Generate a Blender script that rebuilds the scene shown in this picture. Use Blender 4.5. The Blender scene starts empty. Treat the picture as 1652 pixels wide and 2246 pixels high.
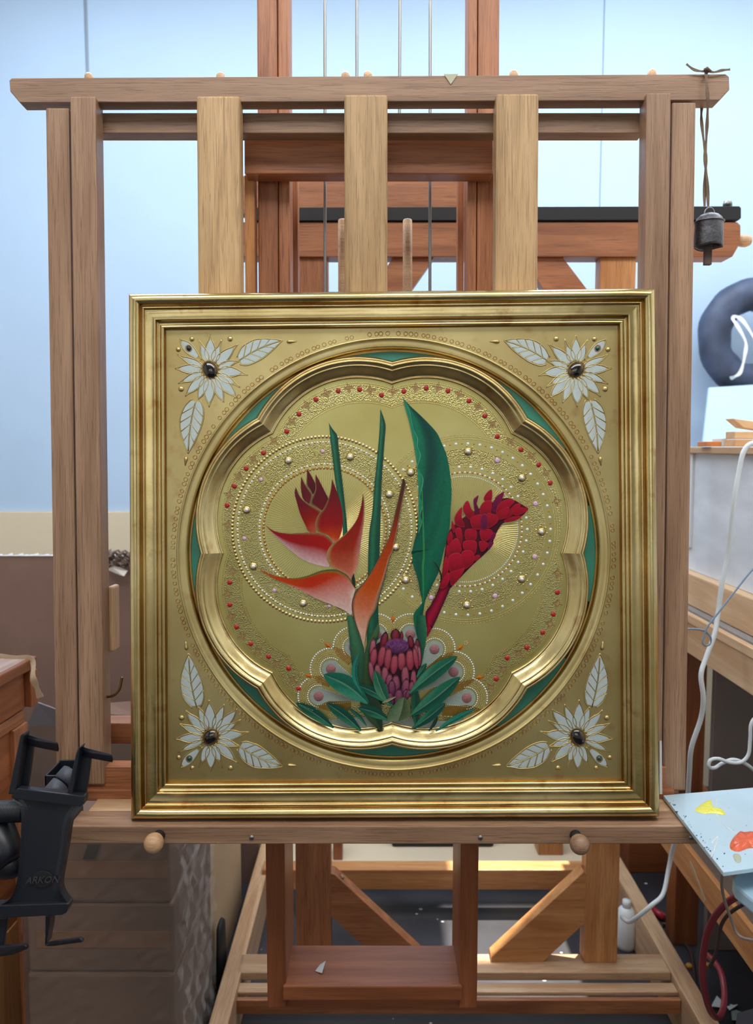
import bpy, bmesh, math, random
from mathutils import Vector, Matrix
R = random.Random(7)
S = bpy.context.scene
COL = S.collection
pi = math.pi

# ---------------------------------------------------------------- camera
F = 1700.0; CX, CY = 826.0, 1123.0
PITCH = math.radians(4.8)
CAMZ = 1.35
FW = Vector((0, math.cos(PITCH), -math.sin(PITCH)))
UP = Vector((0, math.sin(PITCH), math.cos(PITCH)))
RT = Vector((1, 0, 0))
CP = Vector((0, 0, CAMZ))
cam = bpy.data.cameras.new('camera'); camo = bpy.data.objects.new('camera', cam); COL.objects.link(camo)
cam.sensor_fit = 'VERTICAL'; cam.sensor_height = 36.0; cam.lens = F / 2246.0 * 36.0
cam.clip_start = 0.05; cam.clip_end = 60
camo.location = CP; camo.rotation_euler = (pi/2 - PITCH, 0, 0)
cam.dof.use_dof = True; cam.dof.focus_distance = 1.17; cam.dof.aperture_fstop = 5.0
S.camera = camo

# ---------------------------------------------------------------- world, lights, exposure
W = bpy.data.worlds.new('world'); S.world = W; W.use_nodes = True
W.node_tree.nodes['Background'].inputs[0].default_value = (0.62, 0.78, 1.0, 1)
W.node_tree.nodes['Background'].inputs[1].default_value = 2.0
S.view_settings.view_transform = 'Standard'; S.view_settings.look = 'None'
S.view_settings.gamma = 1.0; S.view_settings.use_curve_mapping = False
S.view_settings.exposure = 0.0

def area(name, loc, target, sx, sy, power, color):
    l = bpy.data.lights.new(name, 'AREA'); l.shape = 'RECTANGLE'; l.size = sx; l.size_y = sy
    l.energy = power; l.color = color
    o = bpy.data.objects.new(name, l); COL.objects.link(o)
    o.location = loc; d = Vector(target) - Vector(loc)
    o.rotation_euler = d.to_track_quat('-Z', 'Y').to_euler()
    return o
area('skylight_rear', (0.35, 1.95, 3.12), (0.35, 2.1, 0), 3.6, 0.9, 76, (0.86, 0.92, 1.0))
area('skylight_front', (0.2, 0.15, 3.12), (0.2, 0.75, 0.9), 3.2, 0.9, 62, (1.0, 0.97, 0.93))
area('window_front_light', (-0.3, -2.3, 2.1), (0.0, 1.5, 1.2), 2.4, 1.2, 12, (0.97, 0.98, 1.0))
sun = bpy.data.lights.new('sun', 'SUN'); sun.energy = 14; sun.angle = 0.01; sun.color = (1.0, 0.93, 0.8)
suno = bpy.data.objects.new('sun', sun); COL.objects.link(suno)
SUND = Vector((0.16, 0.20, 0.97)).normalized()
suno.rotation_euler = SUND.to_track_quat('Z', 'Y').to_euler(); suno.location = (0.8, 2.7, 5)

# ---------------------------------------------------------------- pixel -> world helpers
def ray(px, py): return RT * ((px - CX) / F) + UP * ((CY - py) / F) + FW
def aty(px, py, Y):
    d = ray(px, py); return CP + d * (Y / d.y)
def atz(px, py, Z):
    d = ray(px, py); return CP + d * ((Z - CAMZ) / d.z)
def atd(px, py, zc): return CP + ray(px, py) * zc
def atx(px, py, X):
    d = ray(px, py); return CP + d * (X / d.x)

def lin(c):
    c /= 255.0
    return c / 12.92 if c <= 0.04045 else ((c + 0.055) / 1.055) ** 2.4
def rgb(r, g, b): return (lin(r), lin(g), lin(b), 1.0)
def hx(s): return rgb(int(s[0:2], 16), int(s[2:4], 16), int(s[4:6], 16))
def mixc(a, b, t): return tuple(a[i] * (1 - t) + b[i] * t for i in range(4))
def ramp(stops, t):
    if t <= stops[0][0]: return stops[0][1]
    for (a, ca), (b, cb) in zip(stops, stops[1:]):
        if t <= b: return mixc(ca, cb, (t - a) / (b - a + 1e-9))
    return stops[-1][1]

# ---------------------------------------------------------------- materials
def newmat(name):
    m = bpy.data.materials.new(name); m.use_nodes = True
    n = m.node_tree.nodes; b = n['Principled BSDF']
    return m, n, m.node_tree.links, b
def plain(name, col, rough=0.6, metal=0.0, bump=0.0, bscale=60.0, spec=None, coat=0.0, var=0.0, vscale=8.0, stretch=None, trans=0.0, alpha=1.0):
    m, n, L, b = newmat(name)
    b.inputs['Base Color'].default_value = col; b.inputs['Roughness'].default_value = rough
    b.inputs['Metallic'].default_value = metal
    if spec is not None: b.inputs['Specular IOR Level'].default_value = spec
    if coat: b.inputs['Coat Weight'].default_value = coat
    if trans: b.inputs['Transmission Weight'].default_value = trans
    if alpha < 1: b.inputs['Alpha'].default_value = alpha
    if bump or var:
        tc = n.new('ShaderNodeTexCoord'); mp = n.new('ShaderNodeMapping'); L.new(tc.outputs['Object'], mp.inputs[0])
        if stretch: mp.inputs['Scale'].default_value = stretch
        if bump:
            t = n.new('ShaderNodeTexNoise'); t.inputs['Scale'].default_value = bscale; t.inputs['Detail'].default_value = 5
            L.new(mp.outputs[0], t.inputs['Vector'])
            bp = n.new('ShaderNodeBump'); bp.inputs['Strength'].default_value = bump; bp.inputs['Distance'].default_value = 0.002
            L.new(t.outputs[0], bp.inputs['Height']); L.new(bp.outputs[0], b.inputs['Normal'])
        if var:
            t2 = n.new('ShaderNodeTexNoise'); t2.inputs['Scale'].default_value = vscale; t2.inputs['Detail'].default_value = 6
            L.new(mp.outputs[0], t2.inputs['Vector'])
            r = n.new('ShaderNodeValToRGB'); r.color_ramp.elements[0].position = 0.3; r.color_ramp.elements[1].position = 0.7
            r.color_ramp.elements[0].color = tuple(c * (1 - var) for c in col[:3]) + (1,)
            r.color_ramp.elements[1].color = tuple(min(1, c * (1 + var * .6)) for c in col[:3]) + (1,)
            L.new(t2.outputs[0], r.inputs[0]); L.new(r.outputs[0], b.inputs['Base Color'])
    return m

def wood(name, c1, c2, pore, rough=0.42, pores=0.55):
    m, n, L, b = newmat(name)
    tc = n.new('ShaderNodeTexCoord'); oi = n.new('ShaderNodeObjectInfo')
    add = n.new('ShaderNodeVectorMath'); add.operation = 'ADD'
    mul = n.new('ShaderNodeVectorMath'); mul.operation = 'SCALE'; mul.inputs['Scale'].default_value = 9.0
    comb = n.new('ShaderNodeCombineXYZ')
    for i in range(3): L.new(oi.outputs['Random'], comb.inputs[i])
    L.new(comb.outputs[0], mul.inputs[0])
    L.new(tc.outputs['Object'], add.inputs[0]); L.new(mul.outputs[0], add.inputs[1])
    mp = n.new('ShaderNodeMapping'); mp.inputs['Scale'].default_value = (1.6, 22, 22); L.new(add.outputs[0], mp.inputs[0])
    t = n.new('ShaderNodeTexNoise'); t.inputs['Scale'].default_value = 1.6; t.inputs['Detail'].default_value = 4; t.inputs['Distortion'].default_value = 0.7
    L.new(mp.outputs[0], t.inputs['Vector'])
    r = n.new('ShaderNodeValToRGB'); r.color_ramp.elements[0].position = 0.3; r.color_ramp.elements[1].position = 0.68
    r.color_ramp.elements[0].color = c1; r.color_ramp.elements[1].color = c2; L.new(t.outputs[0], r.inputs[0])
    mp2 = n.new('ShaderNodeMapping'); mp2.inputs['Scale'].default_value = (6, 240, 240); L.new(add.outputs[0], mp2.inputs[0])
    t2 = n.new('ShaderNodeTexNoise'); t2.inputs['Scale'].default_value = 2.2; t2.inputs['Detail'].default_value = 3; t2.inputs['Distortion'].default_value = 1.2
    L.new(mp2.outputs[0], t2.inputs['Vector'])
    r2 = n.new('ShaderNodeValToRGB'); r2.color_ramp.elements[0].position = 0.50; r2.color_ramp.elements[1].position = 0.66
    r2.color_ramp.elements[0].color = (0, 0, 0, 1); r2.color_ramp.elements[1].color = (pores,) * 3 + (1,)
    L.new(t2.outputs[0], r2.inputs[0])
    mx = n.new('ShaderNodeMix'); mx.data_type = 'RGBA'; L.new(r2.outputs[0], mx.inputs['Factor'])
    L.new(r.outputs[0], mx.inputs['A']); mx.inputs['B'].default_value = pore
    hs = n.new('ShaderNodeHueSaturation'); mr = n.new('ShaderNodeMapRange')
    mr.inputs['To Min'].default_value = 0.9; mr.inputs['To Max'].default_value = 1.1
    L.new(oi.outputs['Random'], mr.inputs['Value']); L.new(mr.outputs[0], hs.inputs['Value']); L.new(mx.outputs['Result'], hs.inputs['Color'])
    L.new(hs.outputs[0], b.inputs['Base Color'])
    bp = n.new('ShaderNodeBump'); bp.invert = True; bp.inputs['Strength'].default_value = 0.25; bp.inputs['Distance'].default_value = 0.001
    L.new(r2.outputs[0], bp.inputs['Height']); L.new(bp.outputs[0], b.inputs['Normal'])
    b.inputs['Roughness'].default_value = rough
    return m

def gold(name, col, dark, rough=0.32, bump=0.25, bscale=45, dirt=0.5, bole=(0.30, 0.09, 0.03, 1), stretch=None, metal=1.0, vor=0.0, vscale=600):
    m, n, L, b = newmat(name)
    tc = n.new('ShaderNodeTexCoord'); mp = n.new('ShaderNodeMapping'); L.new(tc.outputs['Object'], mp.inputs[0])
    if stretch: mp.inputs['Scale'].default_value = stretch
    t = n.new('ShaderNodeTexNoise'); t.inputs['Scale'].default_value = 7; t.inputs['Detail'].default_value = 7; L.new(mp.outputs[0], t.inputs['Vector'])
    r = n.new('ShaderNodeValToRGB'); r.color_ramp.elements[0].position = 0.35; r.color_ramp.elements[1].position = 0.65
    r.color_ramp.elements[0].color = dark; r.color_ramp.elements[1].color = col; L.new(t.outputs[0], r.inputs[0])
    t3 = n.new('ShaderNodeTexNoise'); t3.inputs['Scale'].default_value = 38; t3.inputs['Detail'].default_value = 8; L.new(mp.outputs[0], t3.inputs['Vector'])
    r3 = n.new('ShaderNodeValToRGB'); r3.color_ramp.elements[0].position = 0.60; r3.color_ramp.elements[1].position = 0.74
    r3.color_ramp.elements[0].color = (0, 0, 0, 1); r3.color_ramp.elements[1].color = (dirt,) * 3 + (1,); L.new(t3.outputs[0], r3.inputs[0])
    mx = n.new('ShaderNodeMix'); mx.data_type = 'RGBA'; L.new(r3.outputs[0], mx.inputs['Factor']); L.new(r.outputs[0], mx.inputs['A']); mx.inputs['B'].default_value = bole
    L.new(mx.outputs['Result'], b.inputs['Base Color'])
    b.inputs['Metallic'].default_value = metal
    b.inputs['Roughness'].default_value = rough
    t2 = n.new('ShaderNodeTexNoise'); t2.inputs['Scale'].default_value = bscale; t2.inputs['Detail'].default_value = 6; L.new(mp.outputs[0], t2.inputs['Vector'])
    bp = n.new('ShaderNodeBump'); bp.inputs['Strength'].default_value = bump; bp.inputs['Distance'].default_value = 0.0015
    L.new(t2.outputs[0], bp.inputs['Height'])
    last = bp
    if vor:
        v = n.new('ShaderNodeTexVoronoi'); v.inputs['Scale'].default_value = vscale; L.new(tc.outputs['Object'], v.inputs['Vector'])
        b2 = n.new('ShaderNodeBump'); b2.inputs['Strength'].default_value = vor; b2.inputs['Distance'].default_value = 0.0012
        L.new(v.outputs['Distance'], b2.inputs['Height']); L.new(bp.outputs[0], b2.inputs['Normal']); last = b2
    L.new(last.outputs[0], b.inputs['Normal'])
    return m

M = {}
M['oak'] = wood('oak', hx('a08057'), hx('c3a277'), hx('6d5035'))
M['oak_brown'] = wood('oak_brown', hx('866750'), hx('a7866c'), hx('5c4130'))
M['oak_red'] = wood('oak_red', hx('8f5636'), hx('b87a52'), hx('5e3019'))
M['oak_orange'] = wood('oak_orange', hx('b07442'), hx('d39a64'), hx('8a5228'))
M['oak_pale'] = wood('oak_pale', hx('b28b68'), hx('d6b48f'), hx('8a6244'))
M['cherry_and_shaded_oak'] = wood('cherry_and_shaded_oak', hx('7c4426'), hx('a3623a'), hx('4e2613'), 0.35, 0.3)  # cherry furniture, and the easel's lower frame darkened to look shaded
M['pine'] = wood('pine', hx('c9a279'), hx('e2c49e'), hx('a87c50'), 0.6, 0.2)
M['ply_dark'] = wood('ply_dark', hx('5a4a40'), hx('736154'), hx('3a2d26'), 0.7, 0.3)
GC, GD = hx('d8c57e'), hx('bfa763')
M['gold'] = gold('gold', hx('dfcd98'), hx('b9a36a'), 0.27)
M['gold_flat'] = gold('gold_flat', hx('cbbc86'), hx('b6a26c'), 0.40, 0.15, 30, 0.3)
M['gold_field'] = gold('gold_field', hx('bfb87a'), hx('b2a768'), 0.42, 0.1, 26, 0.0)
M['gold_worn'] = gold('gold_worn', hx('bd9a58'), hx('96683a'), 0.36, 0.4, 60, 0.9)
M['gold_grain'] = gold('gold_grain', hx('c0b87e'), hx('b2a66a'), 0.36, 0.1, 30, 0.0, vor=0.55, vscale=620)
M['gold_olive'] = gold('gold_olive', hx('a8873c'), hx('94732c'), 0.42, 0.2, 60, 0.0)
M['gold_dull'] = gold('gold_dull', hx('a98f62'), hx('957a50'), 0.5, 0.3, 200, 0.0, metal=.8)
M['bole'] = plain('bole', hx('8a4a28'), 0.5, 0.4)
M['enamel'] = plain('green_enamel', hx('2f7d69'), 0.38, 0.0, 0.15, 60, var=0.12, vscale=12)
M['silver'] = plain('pale_blue_inlay', hx('b9c6c6'), 0.42, 0.25, 0.2, 220, var=0.12, vscale=40)
M['silverp'] = plain('pale_silver_paint', hx('98a69c'), 0.5, 0.35, 0.2, 200, var=0.1, vscale=40)
M['mauve'] = plain('mauve_paint', hx('8f5f62'), 0.5, 0, 0.5, 300)
M['red_dot'] = plain('red_glass', hx('a81e20'), 0.28, 0, spec=0.6)
M['pearl'] = plain('pearl', hx('e9eaea'), 0.15, 0.0, coat=0.6)
M['opal'] = plain('opal', hx('dfe4ea'), 0.25)
M['lilac'] = plain('lilac_glass', hx('cfa9c9'), 0.3)
M['amber'] = plain('amber_glass', hx('b06a10'), 0.15, coat=0.5)
M['green_gem'] = plain('green_gem', hx('0a4038'), 0.12, coat=1.0, var=0.4, vscale=300)
M['tiger'] = None
M['white'] = plain('white_wall', hx('b2cbe6'), 0.85, 0, 0.15, 40, var=0.03, vscale=3)  # white wall; the blue cast of the daylight is put into its colour
M['cream'] = plain('cream_wall', hx('d9cbb0'), 0.85, 0, 0.1, 40)
M['ceil'] = plain('ceiling_paint', hx('e6e6e2'), 0.9)
M['wall_f'] = plain('front_wall_paint', hx('cfc8bb'), 0.9)
M['floor'] = plain('dark_floor', hx('38383e'), 0.42, 0, 0.3, 20, var=0.45, vscale=5)
M['steel'] = plain('steel', hx('8f9090'), 0.4, 0.9)
M['brass'] = plain('brass', hx('8a7444'), 0.35, 1.0)
M['iron'] = plain('bell_iron', hx('6a6a70'), 0.42, 0.9, 0.8, 120, var=0.5, vscale=45)
M['black'] = plain('black_plastic', hx('1c1f28'), 0.36, 0, 0.05, 400)
M['black2'] = plain('black_matte', hx('15161a'), 0.6)
M['leather'] = plain('cord_leather', hx('6f5c4a'), 0.7, 0, 0.4, 300, var=0.3, vscale=80)
M['card'] = plain('cardboard', hx('84685c'), 0.85, 0, 0.2, 60, var=0.12, vscale=5)
M['card2'] = plain('cardboard_dark', hx('6c5546'), 0.8, 0, 0.2, 60, var=0.15, vscale=5)
M['card3'] = plain('cardboard_grey', hx('7b6a60'), 0.85, 0, 0.2, 60, var=0.12, vscale=5)
M['tape'] = plain('brown_tape', hx('7a5a42'), 0.25)
M['masking'] = plain('masking_tape', hx('b59f83'), 0.75)
M['bluewhite'] = plain('pale_blue_paint', hx('e4eef8'), 0.7, 0, 0.15, 30, var=0.12, vscale=7, stretch=(1, 3, 0.25))
M['whitep'] = plain('white_plastic', hx('dde6ea'), 0.4)
M['palette'] = plain('palette_glass', hx('b5d2e4'), 0.12, 0, coat=0.5, var=0.05, vscale=10)
M['yellow'] = plain('yellow_paint', hx('dfdf5c'), 0.3, 0, 0.6, 150)
M['orange'] = plain('orange_red_paint', hx('e06a4a'), 0.22, 0, 0.6, 90, var=0.2, vscale=60)
M['navy'] = plain('dark_blue_paint', hx('23305c'), 0.4)
M['hose'] = plain('red_hose', hx('7c2a34'), 0.4)
M['darkcable'] = plain('dark_cable', hx('46342f'), 0.5)
M['bluecable'] = plain('blue_grey_cable', hx('7f97ad'), 0.5)
M['rubber'] = plain('blue_black_rubber', hx('3c4963'), 0.55, 0, 0.5, 25, var=0.5, vscale=12)
M['beige'] = plain('beige_board', hx('b9a07e'), 0.7, 0, 0.2, 30, var=0.08, vscale=4)
M['paper'] = plain('paper_scrap', hx('cfd2d6'), 0.8)
M['yellowcloth'] = plain('yellow_cloth', hx('b9b06a'), 0.9)
M['label_y'] = plain('orange_label', hx('c98a3c'), 0.6)

def filmmat():
    m, n, L, b = newmat('clear_film')
    b.inputs['Base Color'].default_value = (0.95, 0.93, 0.9, 1); b.inputs['Roughness'].default_value = 0.12
    b.inputs['Alpha'].default_value = 0.08; b.inputs['Specular IOR Level'].default_value = 1.0
    return m
M['film'] = filmmat()
def paintmat(name, rough=0.36):
    m, n, L, b = newmat(name)
    a = n.new('ShaderNodeVertexColor'); a.layer_name = 'Col'
    tc = n.new('ShaderNodeTexCoord'); t = n.new('ShaderNodeTexNoise'); t.inputs['Scale'].default_value = 260; t.inputs['Detail'].default_value = 3
    L.new(tc.outputs['Object'], t.inputs['Vector'])
    mr = n.new('ShaderNodeMapRange'); mr.inputs['To Min'].default_value = 0.62; mr.inputs['To Max'].default_value = 0.98; L.new(t.outputs[0], mr.inputs['Value'])
    hs = n.new('ShaderNodeHueSaturation'); L.new(mr.outputs[0], hs.inputs['Value']); L.new(a.outputs['Color'], hs.inputs['Color'])
    L.new(hs.outputs[0], b.inputs['Base Color']); b.inputs['Roughness'].default_value = rough; hs.inputs['Saturation'].default_value = 1.12; b.inputs['Specular IOR Level'].default_value = 0.22
    return m
M['paint'] = paintmat('oil_paint')
def tigermat():
    m, n, L, b = newmat('brown_cabochon')
    tc = n.new('ShaderNodeTexCoord'); mp = n.new('ShaderNodeMapping'); mp.inputs['Rotation'].default_value = (0, 0.7, 0)
    L.new(tc.outputs['Object'], mp.inputs[0])
    w = n.new('ShaderNodeTexWave'); w.inputs['Scale'].default_value = 16; w.inputs['Distortion'].default_value = 3; w.inputs['Detail'].default_value = 2
    L.new(mp.outputs[0], w.inputs['Vector'])
    r = n.new('ShaderNodeValToRGB'); r.color_ramp.elements[0].color = hx('0c0806'); r.color_ramp.elements[1].color = hx('5c4226')
    r.color_ramp.elements[0].position = 0.7; r.color_ramp.elements[1].position = 1.0
    L.new(w.outputs[0], r.inputs[0]); L.new(r.outputs[0], b.inputs['Base Color'])
    b.inputs['Roughness'].default_value = 0.1; b.inputs['Coat Weight'].default_value = 1.0
    return m
M['tiger'] = tigermat()

# ---------------------------------------------------------------- object helpers
def tag(o, label=None, cat=None, group=None, kind=None):
    if label: o['label'] = label
    if cat: o['category'] = cat
    if group: o['group'] = group
    if kind: o['kind'] = kind
    return o
def empty(name, loc, label, cat, group=None):
    o = bpy.data.objects.new(name, None); COL.objects.link(o); o.location = loc; o.empty_display_size = 0.05
    return tag(o, label, cat, group)
def worldm(o):
    m = Matrix.LocRotScale(o.location, o.rotation_euler, o.scale)
    if o.parent is not None: m = worldm(o.parent) @ o.matrix_parent_inverse @ m
    return m
def adopt(o, parent):
    if parent is not None:
        o.parent = parent
        o.matrix_parent_inverse = worldm(parent).inverted()
    return o
def mk(name, verts, faces, mat, parent=None, smooth=False, cols=None, mats=None, fm=None, center=True):
    me = bpy.data.meshes.new(name)
    verts = [Vector(v) for v in verts]
    c = Vector((0, 0, 0))
    if center and verts:
        lo = Vector((min(v[i] for v in verts) for i in range(3))); hi = Vector((max(v[i] for v in verts) for i in range(3)))
        c = (lo + hi) / 2
    me.from_pydata([v - c for v in verts], [], faces)
    if mats:
        for m in mats: me.materials.append(m)
        for p, i in zip(me.polygons, fm): p.material_index = i
    else: me.materials.append(mat)
    if smooth: me.polygons.foreach_set('use_smooth', [True] * len(me.polygons))
    if cols:
        a = me.color_attributes.new('Col', 'FLOAT_COLOR', 'POINT')
        for i, cc in enumerate(cols): a.data[i].color = cc
    me.update()
    o = bpy.data.objects.new(name, me); COL.objects.link(o); o.location = c
    return adopt(o, parent)
def fix(o):      # outward normals
    bm = bmesh.new(); bm.from_mesh(o.data); bmesh.ops.recalc_face_normals(bm, faces=bm.faces); bm.to_mesh(o.data); bm.free(); return o

def board(name, c, ex, ey, ez, sx, sy, sz, mat, parent=None, bev=0.0015, seg=2):
    """box with its grain along ex (local X)"""
    bm = bmesh.new(); bmesh.ops.create_cube(bm, size=1.0)
    bmesh.ops.scale(bm, vec=(sx, sy, sz), verts=bm.verts)
    if bev: bmesh.ops.bevel(bm, geom=bm.edges[:], offset=min(bev, sx/3, sy/3, sz/3), segments=seg, affect='EDGES', profile=0.5)
    me = bpy.data.meshes.new(name); bm.to_mesh(me); bm.free(); me.materials.append(mat)
    o = bpy.data.objects.new(name, me); COL.objects.link(o)
    Mx = Matrix((Vector(ex).normalized(), Vector(ey).normalized(), Vector(ez).normalized())).transposed()
    o.location = Vector(c); o.rotation_euler = Mx.to_euler()
    return adopt(o, parent)
def wbox(name, x0, x1, y0, y1, z0, z1, mat, parent=None, bev=0.002, grain=None):
    c = ((x0 + x1)/2, (y0 + y1)/2, (z0 + z1)/2); d = [abs(x1-x0), abs(y1-y0), abs(z1-z0)]
    g = grain if grain is not None else d.index(max(d))
    ax = [Vector((1,0,0)), Vector((0,1,0)), Vector((0,0,1))]
    e = [ax[g], ax[(g+1) % 3], ax[(g+2) % 3]]; s = [d[g], d[(g+1) % 3], d[(g+2) % 3]]
    return board(name, c, e[0], e[1], e[2], s[0], s[1], s[2], mat, parent, bev)
class Plane:
    def __init__(s, O, u, v): s.O = Vector(O); s.u = Vector(u).normalized(); s.v = Vector(v).normalized(); s.n = s.u.cross(s.v).normalized()
    def P(s, a, b, w=0): return s.O + s.u*a + s.v*b + s.n*w
    def hit(s, px, py, w=0):
        d = ray(px, py); t = ((s.O + s.n*w) - CP).dot(s.n) / d.dot(s.n)
        q = CP + d*t - s.O; return q.dot(s.u), q.dot(s.v)
    def box(s, name, x0, y0, x1, y1, w, th, mat, parent, bev=0.002):
        xm, ym = (x0+x1)/2, (y0+y1)/2
        a0 = s.hit(x0, ym, w)[0]; a1 = s.hit(x1, ym, w)[0]; b0 = s.hit(xm, y1, w)[1]; b1 = s.hit(xm, y0, w)[1]
        c = s.P((a0+a1)/2, (b0+b1)/2, w - th/2)
        if abs(a1-a0) > abs(b1-b0): return board(name, c, s.u, s.v, s.n, a1-a0, b1-b0, th, mat, parent, bev)
        return board(name, c, s.v, -s.u, s.n, b1-b0, a1-a0, th, mat, parent, bev)
def prism(name, pts, th, nrm, mat, parent=None, bev=0.0):
    """pts: front outline in world space, extruded by th along -nrm"""
    n = len(pts); nrm = Vector(nrm).normalized()
    v = [Vector(p) for p in pts] + [Vector(p) - nrm*th for p in pts]
    f = [list(range(n)), list(range(2*n-1, n-1, -1))] + [[i, i+n, (i+1) % n + n, (i+1) % n] for i in range(n)]
    o = mk(name, v, f, mat, parent); fix(o)
    if bev:
        bm = bmesh.new(); bm.from_mesh(o.data)
        bmesh.ops.bevel(bm, geom=[e for e in bm.edges], offset=bev, segments=2, affect='EDGES', profile=0.5); bm.to_mesh(o.data); bm.free()
    return o
def cr(pts, n=8, closed=False):
    """Catmull-Rom"""
    P = [Vector(p) for p in pts]; out = []; k = len(P)
    for i in range(k if closed else k-1):
        if closed: a, b, c, d = P[(i-1) % k], P[i], P[(i+1) % k], P[(i+2) % k]
        else: a, b, c, d = P[max(i-1, 0)], P[i], P[i+1], P[min(i+2, k-1)]
        for j in range(n):
            t = j/n; out.append(0.5*((2*b) + (c-a)*t + (2*a-5*b+4*c-d)*t*t + (3*b-a-3*c+d)*t**3))
    if not closed: out.append(P[-1])
    return out
def tubev(path, r, seg=8, closed=False, flat=1.0, caps=True):
    """verts and faces of a tube; r a number or list"""
    V, Fc = [], []; n = len(path)
    up = None
    for i, p in enumerate(path):
        a = path[(i-1) % n] if (closed or i > 0) else path[0]; b = path[(i+1) % n] if (closed or i < n-1) else path[-1]
        t = (Vector(b) - Vector(a)); t = t.normalized() if t.length > 1e-9 else Vector((0,0,1))
        if up is None:
            up = Vector((0,1,0)) if abs(t.y) < 0.9 else Vector((1,0,0))
        s = t.cross(up); s = s.normalized() if s.length > 1e-6 else t.orthogonal().normalized(); u2 = s.cross(t).normalized(); up = u2
        rr = r[i] if isinstance(r, (list, tuple)) else r
        for k in range(seg):
            an = 2*pi*k/seg; V.append(Vector(p) + s*math.cos(an)*rr + u2*math.sin(an)*rr*flat)
    for i in range(n if closed else n-1):
        for k in range(seg):
            a = i*seg+k; b = i*seg+(k+1) % seg; c = ((i+1) % n)*seg+(k+1) % seg; d = ((i+1) % n)*seg+k
            Fc.append([a, b, c, d])
    if caps and not closed: Fc += [list(range(seg-1, -1, -1)), list(range((n-1)*seg, n*seg))]
    return V, Fc
def tube(name, path, r, mat, parent=None, seg=8, closed=False, flat=1.0):
    V, Fc = tubev(path, r, seg, closed, flat); return fix(mk(name, V, Fc, mat, parent, smooth=True))
class Acc:
    """collects many small shapes into one mesh"""
    def __init__(s): s.V = []; s.F = []
    def add(s, V, Fc):
        k = len(s.V); s.V += V; s.F += [[i+k for i in f] for f in Fc]
    def build(s, name, mat, parent=None, smooth=True, kind=None):
        if not s.V: return None
        o = mk(name, s.V, s.F, mat, parent, smooth)
        if kind: o['kind'] = kind
        return o
def lathe(name, prof, c, axis, mat, parent=None, seg=24, refx=None):
    """prof: (radius, height along axis)"""
    ax = Vector(axis).normalized(); u = Vector(refx).normalized() if refx else ax.orthogonal().normalized(); v = ax.cross(u)
    V = []; Fc = []
    for r, h in prof:
        for k in range(seg):
            a = 2*pi*k/seg; V.append(Vector(c) + u*math.cos(a)*r + v*math.sin(a)*r + ax*h)
    for i in range(len(prof)-1):
        for k in range(seg): Fc.append([i*seg+k, i*seg+(k+1) % seg, (i+1)*seg+(k+1) % seg, (i+1)*seg+k])
    Fc += [list(range(seg-1, -1, -1)), list(range((len(prof)-1)*seg, len(prof)*seg))]
    return fix(mk(name, V, Fc, mat, parent, smooth=True))

#==STRUCTURE
# ---------------------------------------------------------------- room
YB, XL, XR, YF, ZT = 3.0, -2.3, 2.3, -2.6, 3.2
fl = wbox('floor', XL-.1, XR+.1, YF-.1, YB+.1, -0.1, 0, M['floor'], None, 0); tag(fl, kind='structure')
wb = bpy.data.objects.new('wall_back', None); COL.objects.link(wb); wb.location = (0, YB, 0); tag(wb, kind='structure')
xg = [XL-.1, aty(189, 80, YB).x, aty(1317, 400, YB).x, XR+.1]
for i in range(3):
    wbox('wall_panel', xg[i] + (0.0065 if i == 1 else .0012), xg[i+1] - (0.0065 if i == 0 else 0.0012), YB, YB+.0115, 1.100, ZT, M['white'], wb, 0.002)
wbox('wall_backing', XL-.1, XR+.1, YB+.012, YB+.1, 0, ZT, plain('joint_grey', hx('a3b1bb'), .9), wb, 0)
wbox('wall_dado', XL-.1, XR+.1, YB-.012, YB+.0115, 0, 1.100, M['cream'], wb, 0.002)
for nm, a in (('wall_left', (XL-.1, XL, YF, YB, 0, ZT)), ('wall_right', (XR, XR+.1, YF, YB, 0, ZT)), ('wall_front', (XL, XR, YF-.1, YF, 0, ZT))):
    tag(wbox(nm, *a, M['wall_f'] if nm == 'wall_front' else M['ceil'], None, 0), kind='structure')
# ceiling with a skylight opening
hx0, hx1, hy0, hy1 = 0.72, 1.12, 2.40, 2.86
V = []
for z in (ZT, ZT+.1):
    V += [(XL, YF, z), (XR, YF, z), (XR, YB, z), (XL, YB, z), (hx0, hy0, z), (hx1, hy0, z), (hx1, hy1, z), (hx0, hy1, z)]
Fc = []
for k in (0, 8):
    Fc += [[k+0, k+1, k+5, k+4], [k+1, k+2, k+6, k+5], [k+2, k+3, k+7, k+6], [k+3, k+0, k+4, k+7]]
Fc += [[4, 5, 13, 12], [5, 6, 14, 13], [6, 7, 15, 14], [7, 4, 12, 15], [0, 1, 9, 8], [1, 2, 10, 9], [2, 3, 11, 10], [3, 0, 8, 11]]
tag(mk('ceiling', V, Fc, M['ceil']), kind='structure')

#==EASEL
# ---------------------------------------------------------------- easel
PT = math.radians(2.67)
o0 = atd(826, 1700, 1.222)
PL = Plane(o0, (1, 0, 0), (0, math.sin(PT), math.cos(PT)))      # front face of the panel rails
E = empty('studio_easel', (0.15, 1.7, 0), 'large oak studio easel with slatted panel, tray and twin masts holding the painting', 'easel')
OK, OB, OR, OO, OP = M['oak'], M['oak_brown'], M['oak_red'], M['oak_orange'], M['oak_pale']
# top rail with clipped lower corners
TRW = -0.006
def plp(px, py, w): a, b = PL.hit(px, py, w); return PL.P(a, b, w)
pts = [(20, 176), (26, 171), (1592, 162), (1600, 168), (1601, 196), (1578, 220), (43, 232 - 7), (22, 200)]
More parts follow.
